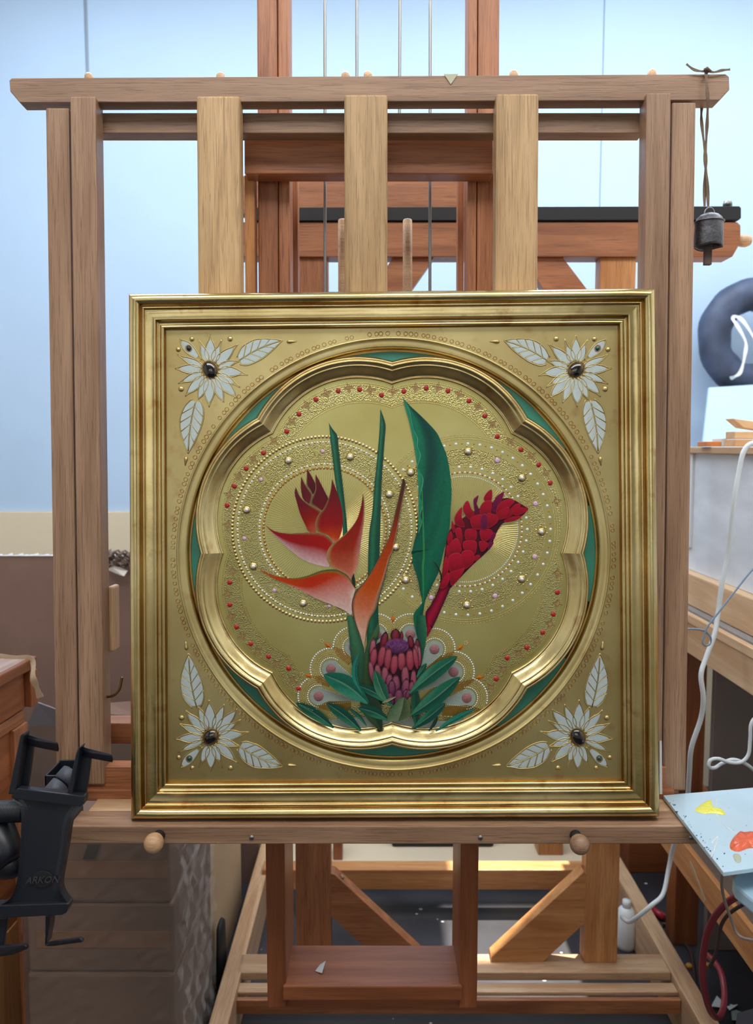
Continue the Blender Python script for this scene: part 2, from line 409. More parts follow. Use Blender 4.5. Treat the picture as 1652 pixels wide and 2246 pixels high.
# built as a prism, grain along X
v0 = [plp(x, y, TRW) for x, y in pts]
prism('top_rail', v0, 0.026, PL.n, OB, E, 0.0012)
def pbox(name, x0, y0, x1, y1, w, th, mat, bev=0.002): return PL.box(name, x0, y0, x1, y1, w, th, mat, E, bev)
# centre slats
pbox('slat', 437, 209, 531, 1735, 0.004, 0.030, OK, 0.004)
pbox('slat', 756, 206, 850, 1735, 0.004, 0.030, OK, 0.004)
pbox('slat', 1084, 204, 1177, 1735, 0.004, 0.030, OK, 0.004)
# side stiles (pairs); they run to the mitred bottom rail
def stile(name, xa0, xa1, ya, xb0, xb1, yb, w, th, mat):
    a0 = PL.hit(xa0, ya, w); a1 = PL.hit(xa1, ya, w); b0 = PL.hit(xb0, yb, w); b1 = PL.hit(xb1, yb, w)
    x0 = (a0[0]+b0[0])/2; x1 = (a1[0]+b1[0])/2
    c = PL.P((x0+x1)/2, (a0[1]+b0[1])/2, w-th/2)
    return board(name, c, PL.v, -PL.u, PL.n, a0[1]-b0[1], x1-x0, th, mat, E, 0.0025)
stile('stile', 98, 150, 236, 124, 174, 1715, -0.003, 0.030, OB)
stile('stile', 152, 206, 211, 176, 233, 1722, 0.004, 0.034, OB)
stile('stile', 1416, 1469, 203, 1402, 1455, 1735, 0.004, 0.034, OB)
stile('stile', 1471, 1524, 224, 1457, 1508, 1735, -0.003, 0.030, OB)
# cross rails
pbox('cross_rail', 212, 247, 1412, 292, -0.032, 0.028, OB, 0.0015)
pbox('carriage_beam', 536, 300, 1082, 381, -0.075, 0.035, OR, 0.002)
# bottom rails seen left of the painting
pbox('bottom_rail', 178, 1682, 1462, 1732, 0.000, 0.030, OR, 0.0015)
pbox('bottom_rail', 180, 1733, 1480, 1757, 0.006, 0.030, OR, 0.0015)
pbox('rear_rail', 200, 1586, 1440, 1632, -0.075, 0.045, OR, 0.002)
# grip and hook on left stile
pbox('grip_block', 236, 1286, 250, 1430, -0.025, 0.03, OP, 0.004)
hp = [plp(230, 1527, -.012), plp(240, 1528, -.010), plp(252, 1524, -.006), plp(262, 1512, -.004), plp(266, 1496, -.004), plp(268, 1485, -.004)]
tube('hook', cr(hp, 6), 0.0022, M['brass'], E, 10)
lathe('hook_plate', [(0.001, 0.0022), (0.005, 0.002), (0.006, 0)], plp(231, 1527, -.012), (1, 0, 0), M['brass'], E, 16)
# masts: each mast a pair of upright strips
MW = -0.115
def mstile(name, xa0, xa1, ya, xb0, xb1, yb, w, th, mat): return stile(name, xa0, xa1, ya, xb0, xb1, yb, w, th, mat)
mstile('mast', 567, 609, -60, 570, 614, 1838, MW, 0.05, OR)
mstile('mast', 611, 636, -60, 615, 640, 1838, MW - .004, 0.045, OR)
mstile('mast', 1027, 1047, -60, 1020, 1040, 1838, MW, 0.05, OR)
mstile('mast', 1049, 1095, -60, 1041, 1087, 1838, MW, 0.05, OR)
# inner channels behind the slats
pbox('channel_strip', 540, 384, 561, 1560, -0.105, 0.03, OO, 0.001)
pbox('channel_strip', 641, 384, 655, 1560, -0.19, 0.03, OR, 0.001)
pbox('channel_strip', 1003, 384, 1016, 1560, -0.19, 0.03, OR, 0.001)
# cables
for x in (713, 783, 878, 944):
    w = -0.155
    a = plp(x, -70, w); b = plp(x - (0 if x < 820 else 2), 1560 if x in (713, 944) else 320, w)
    tube('cable', [a + (b-a)*i/20 for i in range(21)], 0.0027, M['steel'], E, 8)
# dowels behind
for x, y in ((752, 482), (894, 482)):
    a = plp(x, y, -0.21); b = plp(x, 1000, -0.21)
    tube('dowel', [a, a + (b-a)*.004, b], [0.0072, 0.0085, 0.0085], OP, E, 16)
# small peg tips above the top rail
for i, (x, y) in enumerate(((195, 164), (484, 163), (758, 162), (807, 160), (1127, 158), (1430, 156))):
    p = plp(x, y + 10, -0.034)
    lathe('peg', [(0.001, 0.0095), (0.004, 0.009), (0.0065, 0.0055), (0.007, 0.0), (0.005, -0.01)], p, PL.v, OP, E, 14)

# tray (ledge): front board, inner board, knobs and screws
ZTR = 0.7995
yf = atz(826, 1812, ZTR).y; ym = atz(826, 1777, ZTR).y; yk = 1.178
xl = atz(150, 1812, ZTR).x; xr = atz(1600, 1812, ZTR).x
wbox('tray_front_board', xl, xr, yf, ym - .0006, ZTR - .0275, ZTR, OB, E, 0.0018)
wbox('tray_back_board', xl + .01, xr - .01, ym, yk, ZTR - .020, ZTR - .0008, OP, E, 0.0018)
for x, y in ((552, 1837), (1054, 1837), (1516, 1837)):
    p = aty(x, y, yf)
    s = lathe('screw', [(0.0005, 0.0022), (0.002, 0.0020), (0.0036, 0.0008), (0.0038, -0.001)], p, (0, -1, 0), M['steel'], E, 16)
    wbox('screw_slot', p.x-.0022, p.x+.0022, yf-.0024, yf-.0016, p.z-.0004, p.z+.0004, M['black2'], s, 0)
for x, y, sx, sy in ((338, 1848, 350, 1832), (1271, 1851, 1262, 1832)):
    s = aty(sx, sy, yf); p = atd(x, y, 1.085)
    n = lathe('knob_stem', [(0.0085, 0), (0.0075, 0.006), (0.006, 0.03)], s + Vector((0, .001, 0)), (p - s), M['black2'], E, 16)
    ax = (p - s).normalized()
    pr = [(0.0005, -0.0145), (0.006, -0.0135), (0.0105, -0.009), (0.013, -0.003), (0.0137, 0.002), (0.013, 0.008), (0.010, 0.0125), (0.005, 0.0152), (0.0005, 0.016)]
    lathe('knob', pr, p, ax, OP if x < 600 else M['oak_brown'], E, 24)

# lower front frame below the tray, its wood coloured darker for the tray's shade
def lowpost(x0, x1, s0, ztop, zbot):
    pass
YP = 1.215
p1 = aty(583, 1900, YP).x; p2 = aty(626, 1900, YP).x; q1 = aty(1009, 1900, YP).x; q2 = aty(1050, 1900, YP).x
zb = aty(600, 2212, YP).z
wbox('lower_post', p1, p2 - .001, YP, YP + .125, zb, 0.775, M['cherry_and_shaded_oak'], E, 0.002)
wbox('lower_post', q1 + .001, q2, YP, YP + .125, zb, 0.775, M['cherry_and_shaded_oak'], E, 0.002)
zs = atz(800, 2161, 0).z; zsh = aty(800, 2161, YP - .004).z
wbox('lower_shelf', p2 - .006, q1 + .006, YP - .006, YP + .10, zsh - .026, zsh, M['cherry_and_shaded_oak'], E, 0.0025)
wbox('lower_rail', p1 + .002, q2 - .002, YP + .01, YP + .10, zb - .008, zb + .02, M['cherry_and_shaded_oak'], E, 0.002)
# rear frame: posts, braces, top rail
ZBm = 0.12
YR = atz(826, 2112, ZBm).y
xa, xb = aty(650, 2100, YR).x, aty(727, 2100, YR).x; xc, xd = aty(1281, 2100, YR).x, aty(1354, 2100, YR).x
zrt = aty(1000, 488, YR).z; zrb = aty(1000, 565, YR).z
wbox('rear_post', xa, xb, YR, YR + .04, ZBm, zrb, OR, E, 0.002)
wbox('rear_post', xc, xd, YR, YR + .04, ZBm, zrb, OO, E, 0.002)
# top rear rail with a clipped end
r0 = [aty(x, y, YR - .01) for x, y in ((470, 487), (1618, 487), (1625, 494), (1625, 532), (1607, 563), (490, 563), (470, 530))]
prism('rear_top_rail', r0, 0.055, (0, -1, 0), OR, E, 0.0015)
r1 = [aty(x, y, YR - .014) for x, y in ((500, 470), (500, 385), (1150, 385), (1150, 468))]
prism('rear_upper_rail', r1, 0.03, (0, -1, 0), OR, E, 0.0015)
b0 = [aty(x, y, YR - .016) for x, y in ((540, 455), (1622, 452), (1626, 456), (1626, 478), (1622, 482), (540, 484))]
prism('black_bar', b0, 0.045, (0, -1, 0), M['black2'], E, 0.001)
pk = aty(1596, 452, YR + .005)
lathe('bar_bolt', [(0.010, 0), (0.010, 0.006), (0.0085, 0.008), (0.008, 0.011), (0.003, 0.013), (0.0005, 0.013)], pk, (0, 0, 1), M['steel'], E, 16)
pk = aty(1634, 528, YR + .02)
lathe('end_knob', [(0.0005, -.02), (0.010, -.018), (0.0135, -.008), (0.014, 0.002), (0.010, .012), (0.0005, .016)], pk, (1, 0, 0), OP, E, 20)
def diag(name, a, b, wd, th, mat, yoff=0.0):
    a = Vector(a); b = Vector(b); ex = (b-a).normalized(); ey = Vector((0, 1, 0)); ez = ex.cross(ey)
    return board(name, (a+b)/2, ex, ey, ez, (b-a).length, th, wd, mat, E, 0.002)
# lower braces (down and in), upper braces
L0 = aty(727, 1905, YR); L1 = aty(905, 2090, YR)
def quadprism(name, px, Y, th, mat, dz=0):
    return prism(name, [aty(x, y, Y) for x, y in px], th, (0, -1, 0), mat, E, 0.001)
quadprism('brace', ((722, 1915), (734, 1918), (925, 2094), (925, 2118), (842, 2118), (722, 2005)), YR + .002, .036, OR)
quadprism('brace', ((1290, 1924), (1281, 1912), (1078, 2100), (1078, 2116), (1185, 2116), (1290, 2018)), YR + .002, .036, OO)
quadprism('brace', ((722, 860), (722, 760), (862, 566), (952, 566), (900, 640)), YR + .002, .036, OR)
quadprism('brace', ((1330, 860), (1330, 690), (1236, 566), (1150, 566)), YR + .002, .036, OR)
lathe('brace_plug', [(0.006, 0), (0.006, .002), (0.0005, .0025)], aty(750, 1938, YR - .0) + Vector((0, .018, .006)), Vector((.7, 0, .75)), OB, E, 10)
# base beams across the skids
XS0, XS1 = -0.360, 0.735
def xbeam(rowtop_b, rowtop_f, rowbot, z, x0, x1, mat):
    y1 = atz(826, rowtop_b, z).y; y0 = atz(826, rowtop_f, z).y; zb_ = aty(826, rowbot, y0).z
    return wbox('base_beam', x0, x1, y0, y1, zb_, z, mat, E, 0.002)
xbeam(2092, 2133, 2151, ZBm, XS0 + .03, XS1 - .043, OP)
xbeam(2155, 2176, 2185, 0.105, XS0 + .03, XS1 - .043, OP)
xbeam(2186, 2194, 2225, 0.098, XS0 + .03, XS1 - .043, OR)
wbox('base_beam', XS0 + .03, XS1 - .043, 2.14, 2.19, .075, .135, OO, E, .002)
wbox('skid', XS0 - .0, XS0 + .042, 1.18, 2.42, 0.0, ZBm, OP, E, 0.003)
wbox('skid', XS1 - .042, XS1, 1.18, 2.42, 0.0, ZBm, OP, E, 0.003)

#==PAINTING
# ---------------------------------------------------------------- gilded painting
ZC0 = 1.164; K = ZC0 / F
def q(U, Vv, w=0): return CP + RT*(U*K) + UP*(Vv*K) + FW*(ZC0 - w*K)
def conv(px, py, w=0):
    s = (ZC0 - w*K)/ZC0; return ((px - CX)*s, (CY - py)*s)
def pf(px, py, w=0):
    U, Vv = conv(px, py, w); return q(U, Vv, w)
PN = -FW
G = empty('gilded_painting', pf(866, 1796, 0), 'square gilded painting of tropical flowers in a carved gold frame on the tray', 'painting')
# outer frame: four mitred mouldings
cor = [conv(282.5, 644.5, 24), conv(1436.5, 632.5, 24), conv(1446.5, 1791, 24), conv(287.5, 1797, 24)]
prof = [(1.5, -44), (1.5, 2), (0, 6), (0, 14), (0, 20), (1.2, 27), (4, 33), (8, 37.5), (12.5, 40), (17, 40.2), (21.5, 38), (24.5, 34), (26.3, 29), (27.2, 26.5), (28.5, 27), (30, 29.5), (32, 30.2), (33.6, 28.5), (34.3, 26), (36, 25.6), (38, 26), (42, 25), (48, 24.4), (54, 24.6), (56.5, 25.2), (57.5, 23), (58.2, 20), (60, 17.5), (63, 16), (65.5, 16.2), (67, 18), (69, 19.6), (71.5, 19.8), (73.6, 18), (74.6, 15), (75, 11), (75.6, 6)]
wornseg = {11, 12, 13, 17, 18, 25, 26, 33, 34, 35}
def insets(cor, s):
    out = []
    n = len(cor)
    for i in range(n):
        p0 = Vector(cor[(i-1) % n]); p1 = Vector(cor[i]); p2 = Vector(cor[(i+1) % n])
        d1 = (p0-p1).normalized(); d2 = (p2-p1).normalized(); sn = abs(d1.x*d2.y - d1.y*d2.x)
        out.append(p1 + (d1+d2)*(s/sn))
    return out
rings = [insets(cor, s) for s, w in prof]
NS = 24
for side in range(4):
    V = []; Fc = []; fm = []
    for j in range(NS+1):
        t = j/NS
        for i, (s, w) in enumerate(prof):
            a = rings[i][side]; b = rings[i][(side+1) % 4]; p = a.lerp(b, t)
            wob = 0.25*math.sin(j*1.7+i*0.9+side*3)*(0 < j < NS)
            V.append(q(p.x, p.y, w + wob))
    m = len(prof)
    for j in range(NS):
        for i in range(m-1):
            Fc.append([j*m+i, j*m+i+1, (j+1)*m+i+1, (j+1)*m+i]); fm.append(1 if i in wornseg else 0)
    o = mk('frame_moulding', V, Fc, None, G, True, mats=[M['gold'], M['gold_worn']], fm=fm)
    me = o.data
bk = insets(cor, 2.0)
prism('back_panel', [q(p.x, p.y, -30) for p in bk], 14*K, PN, OB, G)
# spandrel panel with circular opening
C6 = Vector(conv(863, 1215, 6)); inn = insets(cor, 75.0)
RH = 474.0
V = []; Fc = []; N = 192
angs = [2*pi*i/N for i in range(N)]
for p in inn: angs.append(math.atan2(p.y-C6.y, p.x-C6.x) % (2*pi))
angs.sort(); N = len(angs)
def rayrect(an):
    d = Vector((math.cos(an), math.sin(an))); best = 1e9
    for i in range(4):
        a = inn[i]; b = inn[(i+1) % 4]; e = b-a; den = d.x*e.y - d.y*e.x
        if abs(den) < 1e-9: continue
        t = ((a.x-C6.x)*e.y - (a.y-C6.y)*e.x)/den; s = ((a.x-C6.x)*d.y - (a.y-C6.y)*d.x)/den
        if t > 0 and -1e-6 <= s <= 1+1e-6: best = min(best, t)
    return best
for a in angs:
    rr = rayrect(a)
    V.append(q(C6.x+math.cos(a)*rr, C6.y+math.sin(a)*rr, 6)); V.append(q(C6.x+math.cos(a)*min(RH, rr), C6.y+math.sin(a)*min(RH, rr), 6))
for i in range(N):
    j = (i+1) % N; Fc.append([2*i, 2*i+1, 2*j+1, 2*j])
mk('spandrel_panel', V, Fc, M['gold_flat'], G)
# circular moulding
cprof = [(474.6, 5.5), (474, 8), (472.6, 9.6), (470.6, 9.8), (469, 8.4), (468.6, 8.0), (462, 7.7), (455, 7.0), (451, 6.0), (449.8, 1), (449, -3.2), (447.5, -4), (446.4, -3), (445.4, -3), (444.4, -6.4)]
N = 160; V = []; Fc = []; fm = []
for i in range(N):
    a = 2*pi*i/N
    for r, w in cprof: V.append(q(C6.x+math.cos(a)*r, C6.y+math.sin(a)*r, w + .25*math.sin(a*23)*(w > 0)))
m = len(cprof)
for i in range(N):
    for k in range(m-1):
        Fc.append([i*m+k, i*m+k+1, ((i+1) % N)*m+k+1, ((i+1) % N)*m+k]); fm.append(1 if k in (0, 4, 9, 10) else 0)
fix(mk('circular_moulding', V, Fc, None, G, True, mats=[M['gold_flat'], M['gold_worn']], fm=fm))
# engraved little rings around the circle
A = Acc()
n_r = 236
for i in range(n_r):
    a = 2*pi*i/n_r + .004*math.sin(i*2.3); r0 = 482.0
    d = Vector((math.cos(a), math.sin(a)))
    if rayrect(a) < r0 + 5: r0 = rayrect(a) - 5.2
    if R.random() < 0.10: continue
    cx, cy = C6.x+d.x*r0, C6.y+d.y*r0
    rad = 4.3 + R.uniform(-.5, .3)
    path = [q(cx+math.cos(t*pi/5)*rad, cy+math.sin(t*pi/5)*rad, 6.2) for t in range(10)]
    A.add(*tubev(path, 0.72*K, 4, True))
A.build('engraved_ring_row', M['gold_worn'], G, True, 'stuff')
# green enamel ground behind the eight-lobed moulding
V = [q(C6.x, C6.y, -7)] + [q(C6.x+math.cos(2*pi*i/96)*446, C6.y+math.sin(2*pi*i/96)*446, -6.6) for i in range(96)]
# eight separate enamel segments (lens shaped fields)
CO = Vector(conv(860, 1213, 0))
def arcpt(ra, rc, th):
    """radius of the 8-lobed curve in direction th; cusps at multiples of 45 deg"""
    ph = (th % (pi/4)) - pi/8
    c = (ra*ra - rc*rc)/(2*(ra - rc*math.cos(pi/8))); Rr = ra - c
    return c*math.cos(ph) + math.sqrt(max(0, Rr*Rr - (c*math.sin(ph))**2))
for k in range(8):
    th = k*pi/4; V = []; Fc = []
    n = 12
    for i in range(n+1):
        a = th - .24 + .48*i/n
        for r in (arcpt(440, 415, a), 446.6):
            cc = CO if r < 445 else C6
            V.append(q(cc.x+math.cos(a)*r, cc.y+math.sin(a)*r, -6.3))
    for i in range(n): Fc.append([2*i, 2*i+1, 2*i+3, 2*i+2])
    mk('enamel_field', V, Fc, M['enamel'], G)
# canvas: gold ground
V = [q(CO.x, CO.y, 0)]; Fc = []
N = 256
for i in range(N):
    a = 2*pi*i/N; r = arcpt(402, 375, a); V.append(q(CO.x+math.cos(a)*r, CO.y+math.sin(a)*r, 0)); Fc.append([0, i+1, (i+1) % N+1])
mk('gold_ground', V, Fc, M['gold_field'], G)
V = []; N = 96
# eight-lobed moulding, one piece per lobe, mitred at the cusps
oprof = [(0.0, -1), (0.0, 3), (.03, 4.5), (.07, 4.2), (.10, 3.4), (.16, 5.5), (.24, 9.5), (.33, 14.5), (.42, 19.5), (.48, 22.2), (.52, 23), (.535, 21.8), (.56, 22.6), (.60, 25.4), (.65, 27.4), (.70, 27.6), (.74, 26.0), (.755, 24.6), (.775, 25), (.81, 25.6), (.845, 24), (.86, 21.4), (.89, 17), (.93, 11), (.965, 6), (.985, 2), (1.0, -6.6)]
NL = 28
for k in range(8):
    V = []; Fc = []; fm = []
    for j in range(NL+1):
        th = k*pi/4 + (pi/4)*j/NL
        ph = max(1e-5, min(pi/4-1e-5, (pi/4)*j/NL))
        for t, w in oprof:
            r = arcpt(397.5 + 49*t, 369 + 53*t, ph)
            V.append(q(CO.x+math.cos(th)*r, CO.y+math.sin(th)*r, w + .3*math.sin(j*1.3+k*2+t*9)*(w > 4)))
    m = len(oprof)
    for j in range(NL):
        for i in range(m-1):
            Fc.append([j*m+i, j*m+i+1, (j+1)*m+i+1, (j+1)*m+i]); fm.append(1 if i in (3, 10, 16, 17, 21, 24) else 0)
    mk('lobed_moulding', V, Fc, None, G, True, mats=[M['gold'], M['gold_worn']], fm=fm)

# ---- corner flowers (template in the top left corner, mirrored to the others)
TLz = lambda x, y: ((x/6.119) + 370 - 461, (y/6.119) + 720 - 811)     # offsets from flower centre, px
pet = [(555, 90, 560, 150, 100), (715, 140, 680, 245, 66), (930, 210, 865, 265, 90), (955, 438, 890, 450, 58), (1070, 635, 975, 600, 95), (965, 790, 880, 735, 62), (910, 935, 885, 895, 95),
       (740, 1000, 725, 960, 76), (540, 1060, 540, 1000, 105), (395, 960, 405, 930, 72), (225, 920, 255, 865, 86), (125, 745, 195, 710, 62), (80, 540, 140, 540, 86), (120, 350, 190, 395, 52), (395, 145, 440, 230, 66)]
gempet = (148, 148, 190, 230, 104)
corners = [((461, 811), 1, 1), ((1264, 811), -1, 1), ((462, 1617), 1, -1), ((1268, 1617), -1, -1)]
def ovalpatch(base, tip, wd, w, n=9, blunt=0.5):
    """petal outline points (2D) from base to tip, rounded"""
    b = Vector(base); t = Vector(tip); d = t-b; L_ = d.length; d.normalize(); s = Vector((-d.y, d.x))
    left, right = [], []
    for i in range(n+1):
        u = i/n; prof_ = (math.sin(pi*min(1, u**0.75))**0.7)*(0.5*wd) if 0 < u < 1 else (0.12*wd if u == 0 else 0)
        left.append(b + d*(L_*u) + s*prof_); right.append(b + d*(L_*u) - s*prof_)
    return left + right[::-1][1:-1] if True else None
def lobepts(P, w): return [pf(p[0], p[1], w) for p in P]
def plate(name, P, w0, w1, mat, parent):
    """small raised plate from a 2D outline in picture px"""
    top = lobepts(P, w1); n = len(top); V = top + lobepts(P, w0)
    cxy = (sum(p[0] for p in P)/n, sum(p[1] for p in P)/n); V.append(pf(cxy[0], cxy[1], w1+.25))
    Fc = [[i, (i+1) % n, 2*n] for i in range(n)] + [[i, i+n, (i+1) % n + n, (i+1) % n] for i in range(n)]
    return fix(mk(name, V, Fc, mat, parent))
for ci, ((fx, fy), sx, sy) in enumerate(corners):
    def T(x, y, jit=0.0):
        a, b = TLz(x, y)
        return (fx + sx*a, fy + sy*b)
    fl_ = bpy.data.objects.new('inlaid_flower', None); COL.objects.link(fl_); fl_.location = pf(fx, fy, 7); adopt(fl_, G)
    ctr = (fx, fy)
    lines = Acc()
    for (tx, ty, ix, iy, wd) in pet:
        tip = Vector(T(tx, ty)) + Vector((R.uniform(-1, 1), R.uniform(-1, 1))); itip = Vector(T(ix, iy)); c = Vector(ctr)
        d = (itip-c).normalized(); base = c + d*20
        w_ = wd/6.119*(1.28+R.uniform(-.08, .08))
        P = ovalpatch(base, itip, w_*.94, 0)
        plate('inlay_petal', P, 6, 7.3, M['silver'], fl_)
        # raised outline
        s = Vector((-d.y, d.x)); L_ = (itip-base).length
        lft = [c + d*17 + s*1.5]; rgt = [c + d*17 - s*1.5]
        for u in (.2, .4, .6, .8, .93):
            hw = (math.sin(pi*u**.75)**.7)*.5*w_ + 1.6
            lft.append(base + d*L_*u + s*hw); rgt.append(base + d*L_*u - s*hw)
        lft.append(tip); rgt.append(tip)
        for side in (lft, rgt):
            pth = [pf(p.x, p.y, 6.6) for p in cr([(a.x, a.y) for a in side], 3)]
            pth = [pf(*p, 6.6) for p in [(v[0], v[1]) for v in cr([Vector((a.x, a.y, 0)) for a in side], 3)]]
            n_ = len(pth); lines.add(*tubev(pth, [K*(1.35 if i < n_-3 else .9) for i in range(n_)], 5))
    # gem petal
    tx, ty, ix, iy, wd = gempet
    tip = Vector(T(tx, ty)); c = Vector(ctr); d = (tip-c).normalized(); s = Vector((-d.y, d.x)); L_ = (tip-c).length
    outl = []
    for u, hw in ((.30, 2), (.42, 5.0), (.55, 8.4), (.68, 10.4), (.80, 9.6), (.90, 5.5), (1.0, 0)): outl.append((u, hw))
    for sg in (1, -1):
        pth2 = [c + d*L_*u + s*hw*sg for u, hw in outl]
        lines.add(*tubev([pf(v.x, v.y, 6.6) for v in cr([Vector((p.x, p.y, 0)) for p in pth2], 3)], K*1.1, 5))
    P = [c + d*L_*u + s*(hw-1.6) for u, hw in outl[1:-1]] + [c + d*L_*.93] + [c + d*L_*u - s*(hw-1.6) for u, hw in outl[1:-1]][::-1]
    plate('inlay_petal', [(p.x, p.y) for p in P], 6, 7.2, M['silver'], fl_)
    g = c + d*L_*.70
    def gem(name, cx_, cy_, ra, rb, ang, h, mat, parent, w0=6.5, bez=True):
        u = RT*math.cos(ang) + UP*math.sin(ang); v = -RT*math.sin(ang) + UP*math.cos(ang); cc = pf(cx_, cy_, w0)
        V = []; Fc = []; nr = 6; sg = 20
        for i in range(nr+1):
            a = (pi/2)*i/nr; rr = math.cos(a)
            for k in range(sg):
                b = 2*pi*k/sg; V.append(cc + u*(math.cos(b)*rr*ra*K) + v*(math.sin(b)*rr*rb*K) + PN*(math.sin(a)*h*K))
        for i in range(nr):
            for k in range(sg): Fc.append([i*sg+k, i*sg+(k+1) % sg, (i+1)*sg+(k+1) % sg, (i+1)*sg+k])
        o = fix(mk(name, V, Fc, mat, parent, True))
        if bez:
            pth = [cc + u*(math.cos(2*pi*k/20)*(ra+1.2)*K) + v*(math.sin(2*pi*k/20)*(rb+1.2)*K) for k in range(20)]
            Vb, Fb = tubev(pth, 1.5*K, 6, True); fix(mk('bezel', Vb, Fb, M['gold_dull'], o if parent is G else parent, True))
        return o
    go = gem('small_cabochon', g.x, g.y, 5.2, 6.2, sx*sy*.5, 4.5, M['green_gem'] if ci else M['black'], fl_)
    go['label'] = 'small black stone' if ci == 0 else 'small green stone'
    tilt = [0.75, -0.95, -0.85, 0.45][ci]
    ra, rb = [(15, 19.5), (15, 19.5), (14.5, 19), (15, 19.5)][ci]
    ang_ = [math.radians(25), math.radians(-50), math.radians(-42), math.radians(28)][ci]
    gem('brown_cabochon', fx, fy, ra, rb, ang_, 9, M['tiger'], fl_)
    lines.build('raised_outline', M['gold_flat'], fl_)
    # leaves: outline, veins, inlay cells
    def leaf(base, tip, wd, bend, nv):
        b = Vector(base); t = Vector(tip); d = t-b; L_ = d.length; d.normalize(); s = Vector((-d.y, d.x))
        lf = bpy.data.objects.new('inlaid_leaf', None); COL.objects.link(lf); lf.location = pf(*((b+t)/2), 7); adopt(lf, G)
        mid = lambda u: b + d*L_*u + s*bend*math.sin(pi*u)
        hwf = lambda u: wd*.5*(math.sin(pi*min(1., .10+.9*u**.8))**.85)
        acc = Acc()
        for sg in (1, -1):
            e = [mid(u) + s*sg*hwf(u) + Vector((R.uniform(-.6, .6), R.uniform(-.6, .6))) for u in (0, .1, .22, .36, .5, .64, .78, .9)] + [t + d*2]
            acc.add(*tubev([pf(v.x, v.y, 6.6) for v in cr([Vector((p.x, p.y, 0)) for p in e], 3)], K*1.2, 5))
        acc.add(*tubev([pf(*mid(i/10*.97), 6.6) for i in range(11)], K*1.0, 5))
        us = [0.02] + [(.14 + .66*(i/nv)) for i in range(nv)] + [.84]
        for sg in (1, -1):
            for i in range(nv+1):
                u0, u1 = us[i], us[i+1]
                sl = .16
                f0 = min(.98, u0+sl); f1 = min(.98, u1+sl)
                if i == 0: f0 = .03
                a = mid(u0) + s*sg*1.6; b_ = mid(u1) + s*sg*1.6
                c_ = mid(f1) + s*sg*max(1.8, hwf(f1)-2.0); d_ = mid(f0) + s*sg*max(1.8, hwf(f0)-2.0); m_ = mid((f0+f1)/2) + s*sg*max(1.8, hwf((f0+f1)/2)-1.8)
                P = [a + d*1.5, b_ - d*1.2, c_ - d*1.6, m_, d_ + d*1.6]
                plate('inlay_cell', [(p.x, p.y) for p in P], 6, 7.2, M['silver'], lf)
                if i: 
                    pth = [mid(u0), mid(u0+.05)+s*sg*hwf(f0)*.35, mid(f0)+s*sg*hwf(f0)]
                    acc.add(*tubev([pf(v.x, v.y, 6.6) for v in cr([Vector((p.x, p.y, 0)) for p in pth], 3)], K*.9, 5))
        acc.build('leaf_outline', M['gold_flat'], lf)
    leaf(T(935, 440), T(1515, 168), 47, -sx*sy*5, 4)
    leaf(T(370, 955), T(262, 1670), 50, sx*sy*4, 4)
    for x, y, r_ in ((312, 145, 5.4), (825, 142, 6), (130, 285, 5.4), (168, 815, 6.2)):
        px, py = T(x, y)
        lathe('gilt_boss', [(r_*K, 0), (r_*K*.92, 1.6*K), (r_*K*.6, 3.0*K), (.0003, 3.6*K)], pf(px, py, 6), PN, M['gold_flat'], G, 14)
    for (x0, y0, x1, y1) in ((1585, 182, 1720, 176), (236, 1725, 222, 1845)):
        a = T(x0, y0); b = T(x1, y1); pth = [pf(a[0]+(b[0]-a[0])*u, a[1]+(b[1]-a[1])*u, 6.4) for u in (0, .1, .3, .5, .75, 1)]
        Vt, Ft = tubev(pth, [K*r for r in (1.5, 3.6, 4.2, 3.4, 2, .8)], 8); fix(mk('gilt_drop', Vt, Ft, M['gold_flat'], G, True))

# ---- tooling, dots, pearls on the gold ground
def dome(acc, px, py, r, h, w=0, sg=6):
    h = min(h, 1.25)
    cc = pf(px, py, w); V = []
    for rr, hh in ((1, 0), (.72, .72)):
        for k in range(sg):
            a = 2*pi*k/sg; V.append(cc + RT*(math.cos(a)*r*rr*K) + UP*(math.sin(a)*r*rr*K) + PN*(h*hh*K))
    V.append(cc + PN*h*K)
    Fc = [[k, (k+1) % sg, (k+1) % sg+sg, k+sg] for k in range(sg)] + [[k+sg, (k+1) % sg+sg, 2*sg] for k in range(sg)]
    acc.add(V, Fc)
def ringacc(acc, px, py, r, w=0, t=.8, sg=8):
    acc.add(*tubev([pf(px+math.cos(2*pi*k/sg)*r, py+math.sin(2*pi*k/sg)*r, w) for k in range(sg)], t*K, 4, True))
ox, oy = 860.0, 1213.0
def lobept(ra, rc, th): r = arcpt(ra, rc, th); return ox+math.cos(th)*r, oy-math.sin(th)*r
LC, RC = (712.0, 1161.0), (1020.0, 1161.0)
inL = lambda x, y, r: (x-LC[0])**2+(y-LC[1])**2 < r*r
inR = lambda x, y, r: (x-RC[0])**2+(y-RC[1])**2 < r*r
FANC = (863.0, 1548.0)
fan_lobes = [(699, 1527), (726, 1467), (776, 1420), (826, 1392), (900, 1392), (953, 1424), (995, 1474), (1024, 1531)]
def infan(x, y):
    if any((x-a)**2+(y-b)**2 < 45**2 for a, b in fan_lobes): return True
    return (x-FANC[0])**2+(y-FANC[1])**2 < 150**2
A = Acc()
for (dra, drc) in ((10, 10), (14.5, 14.5), (50, 48), (54.5, 52.5)):
    ra, rc = 397-dra, 369-drc*.97
    L_ = 2*pi*375; n = int(L_/3.9*(ra/390))
    for i in range(n):
        x, y = lobept(ra, rc, 2*pi*i/n)
        if inL(x, y, 209) or inR(x, y, 208) and dra > 20 or infan(x, y): continue
        dome(A, x, y, 1.35, 1.1)
A.build('beaded_border', M['gold'], G, False, 'stuff')
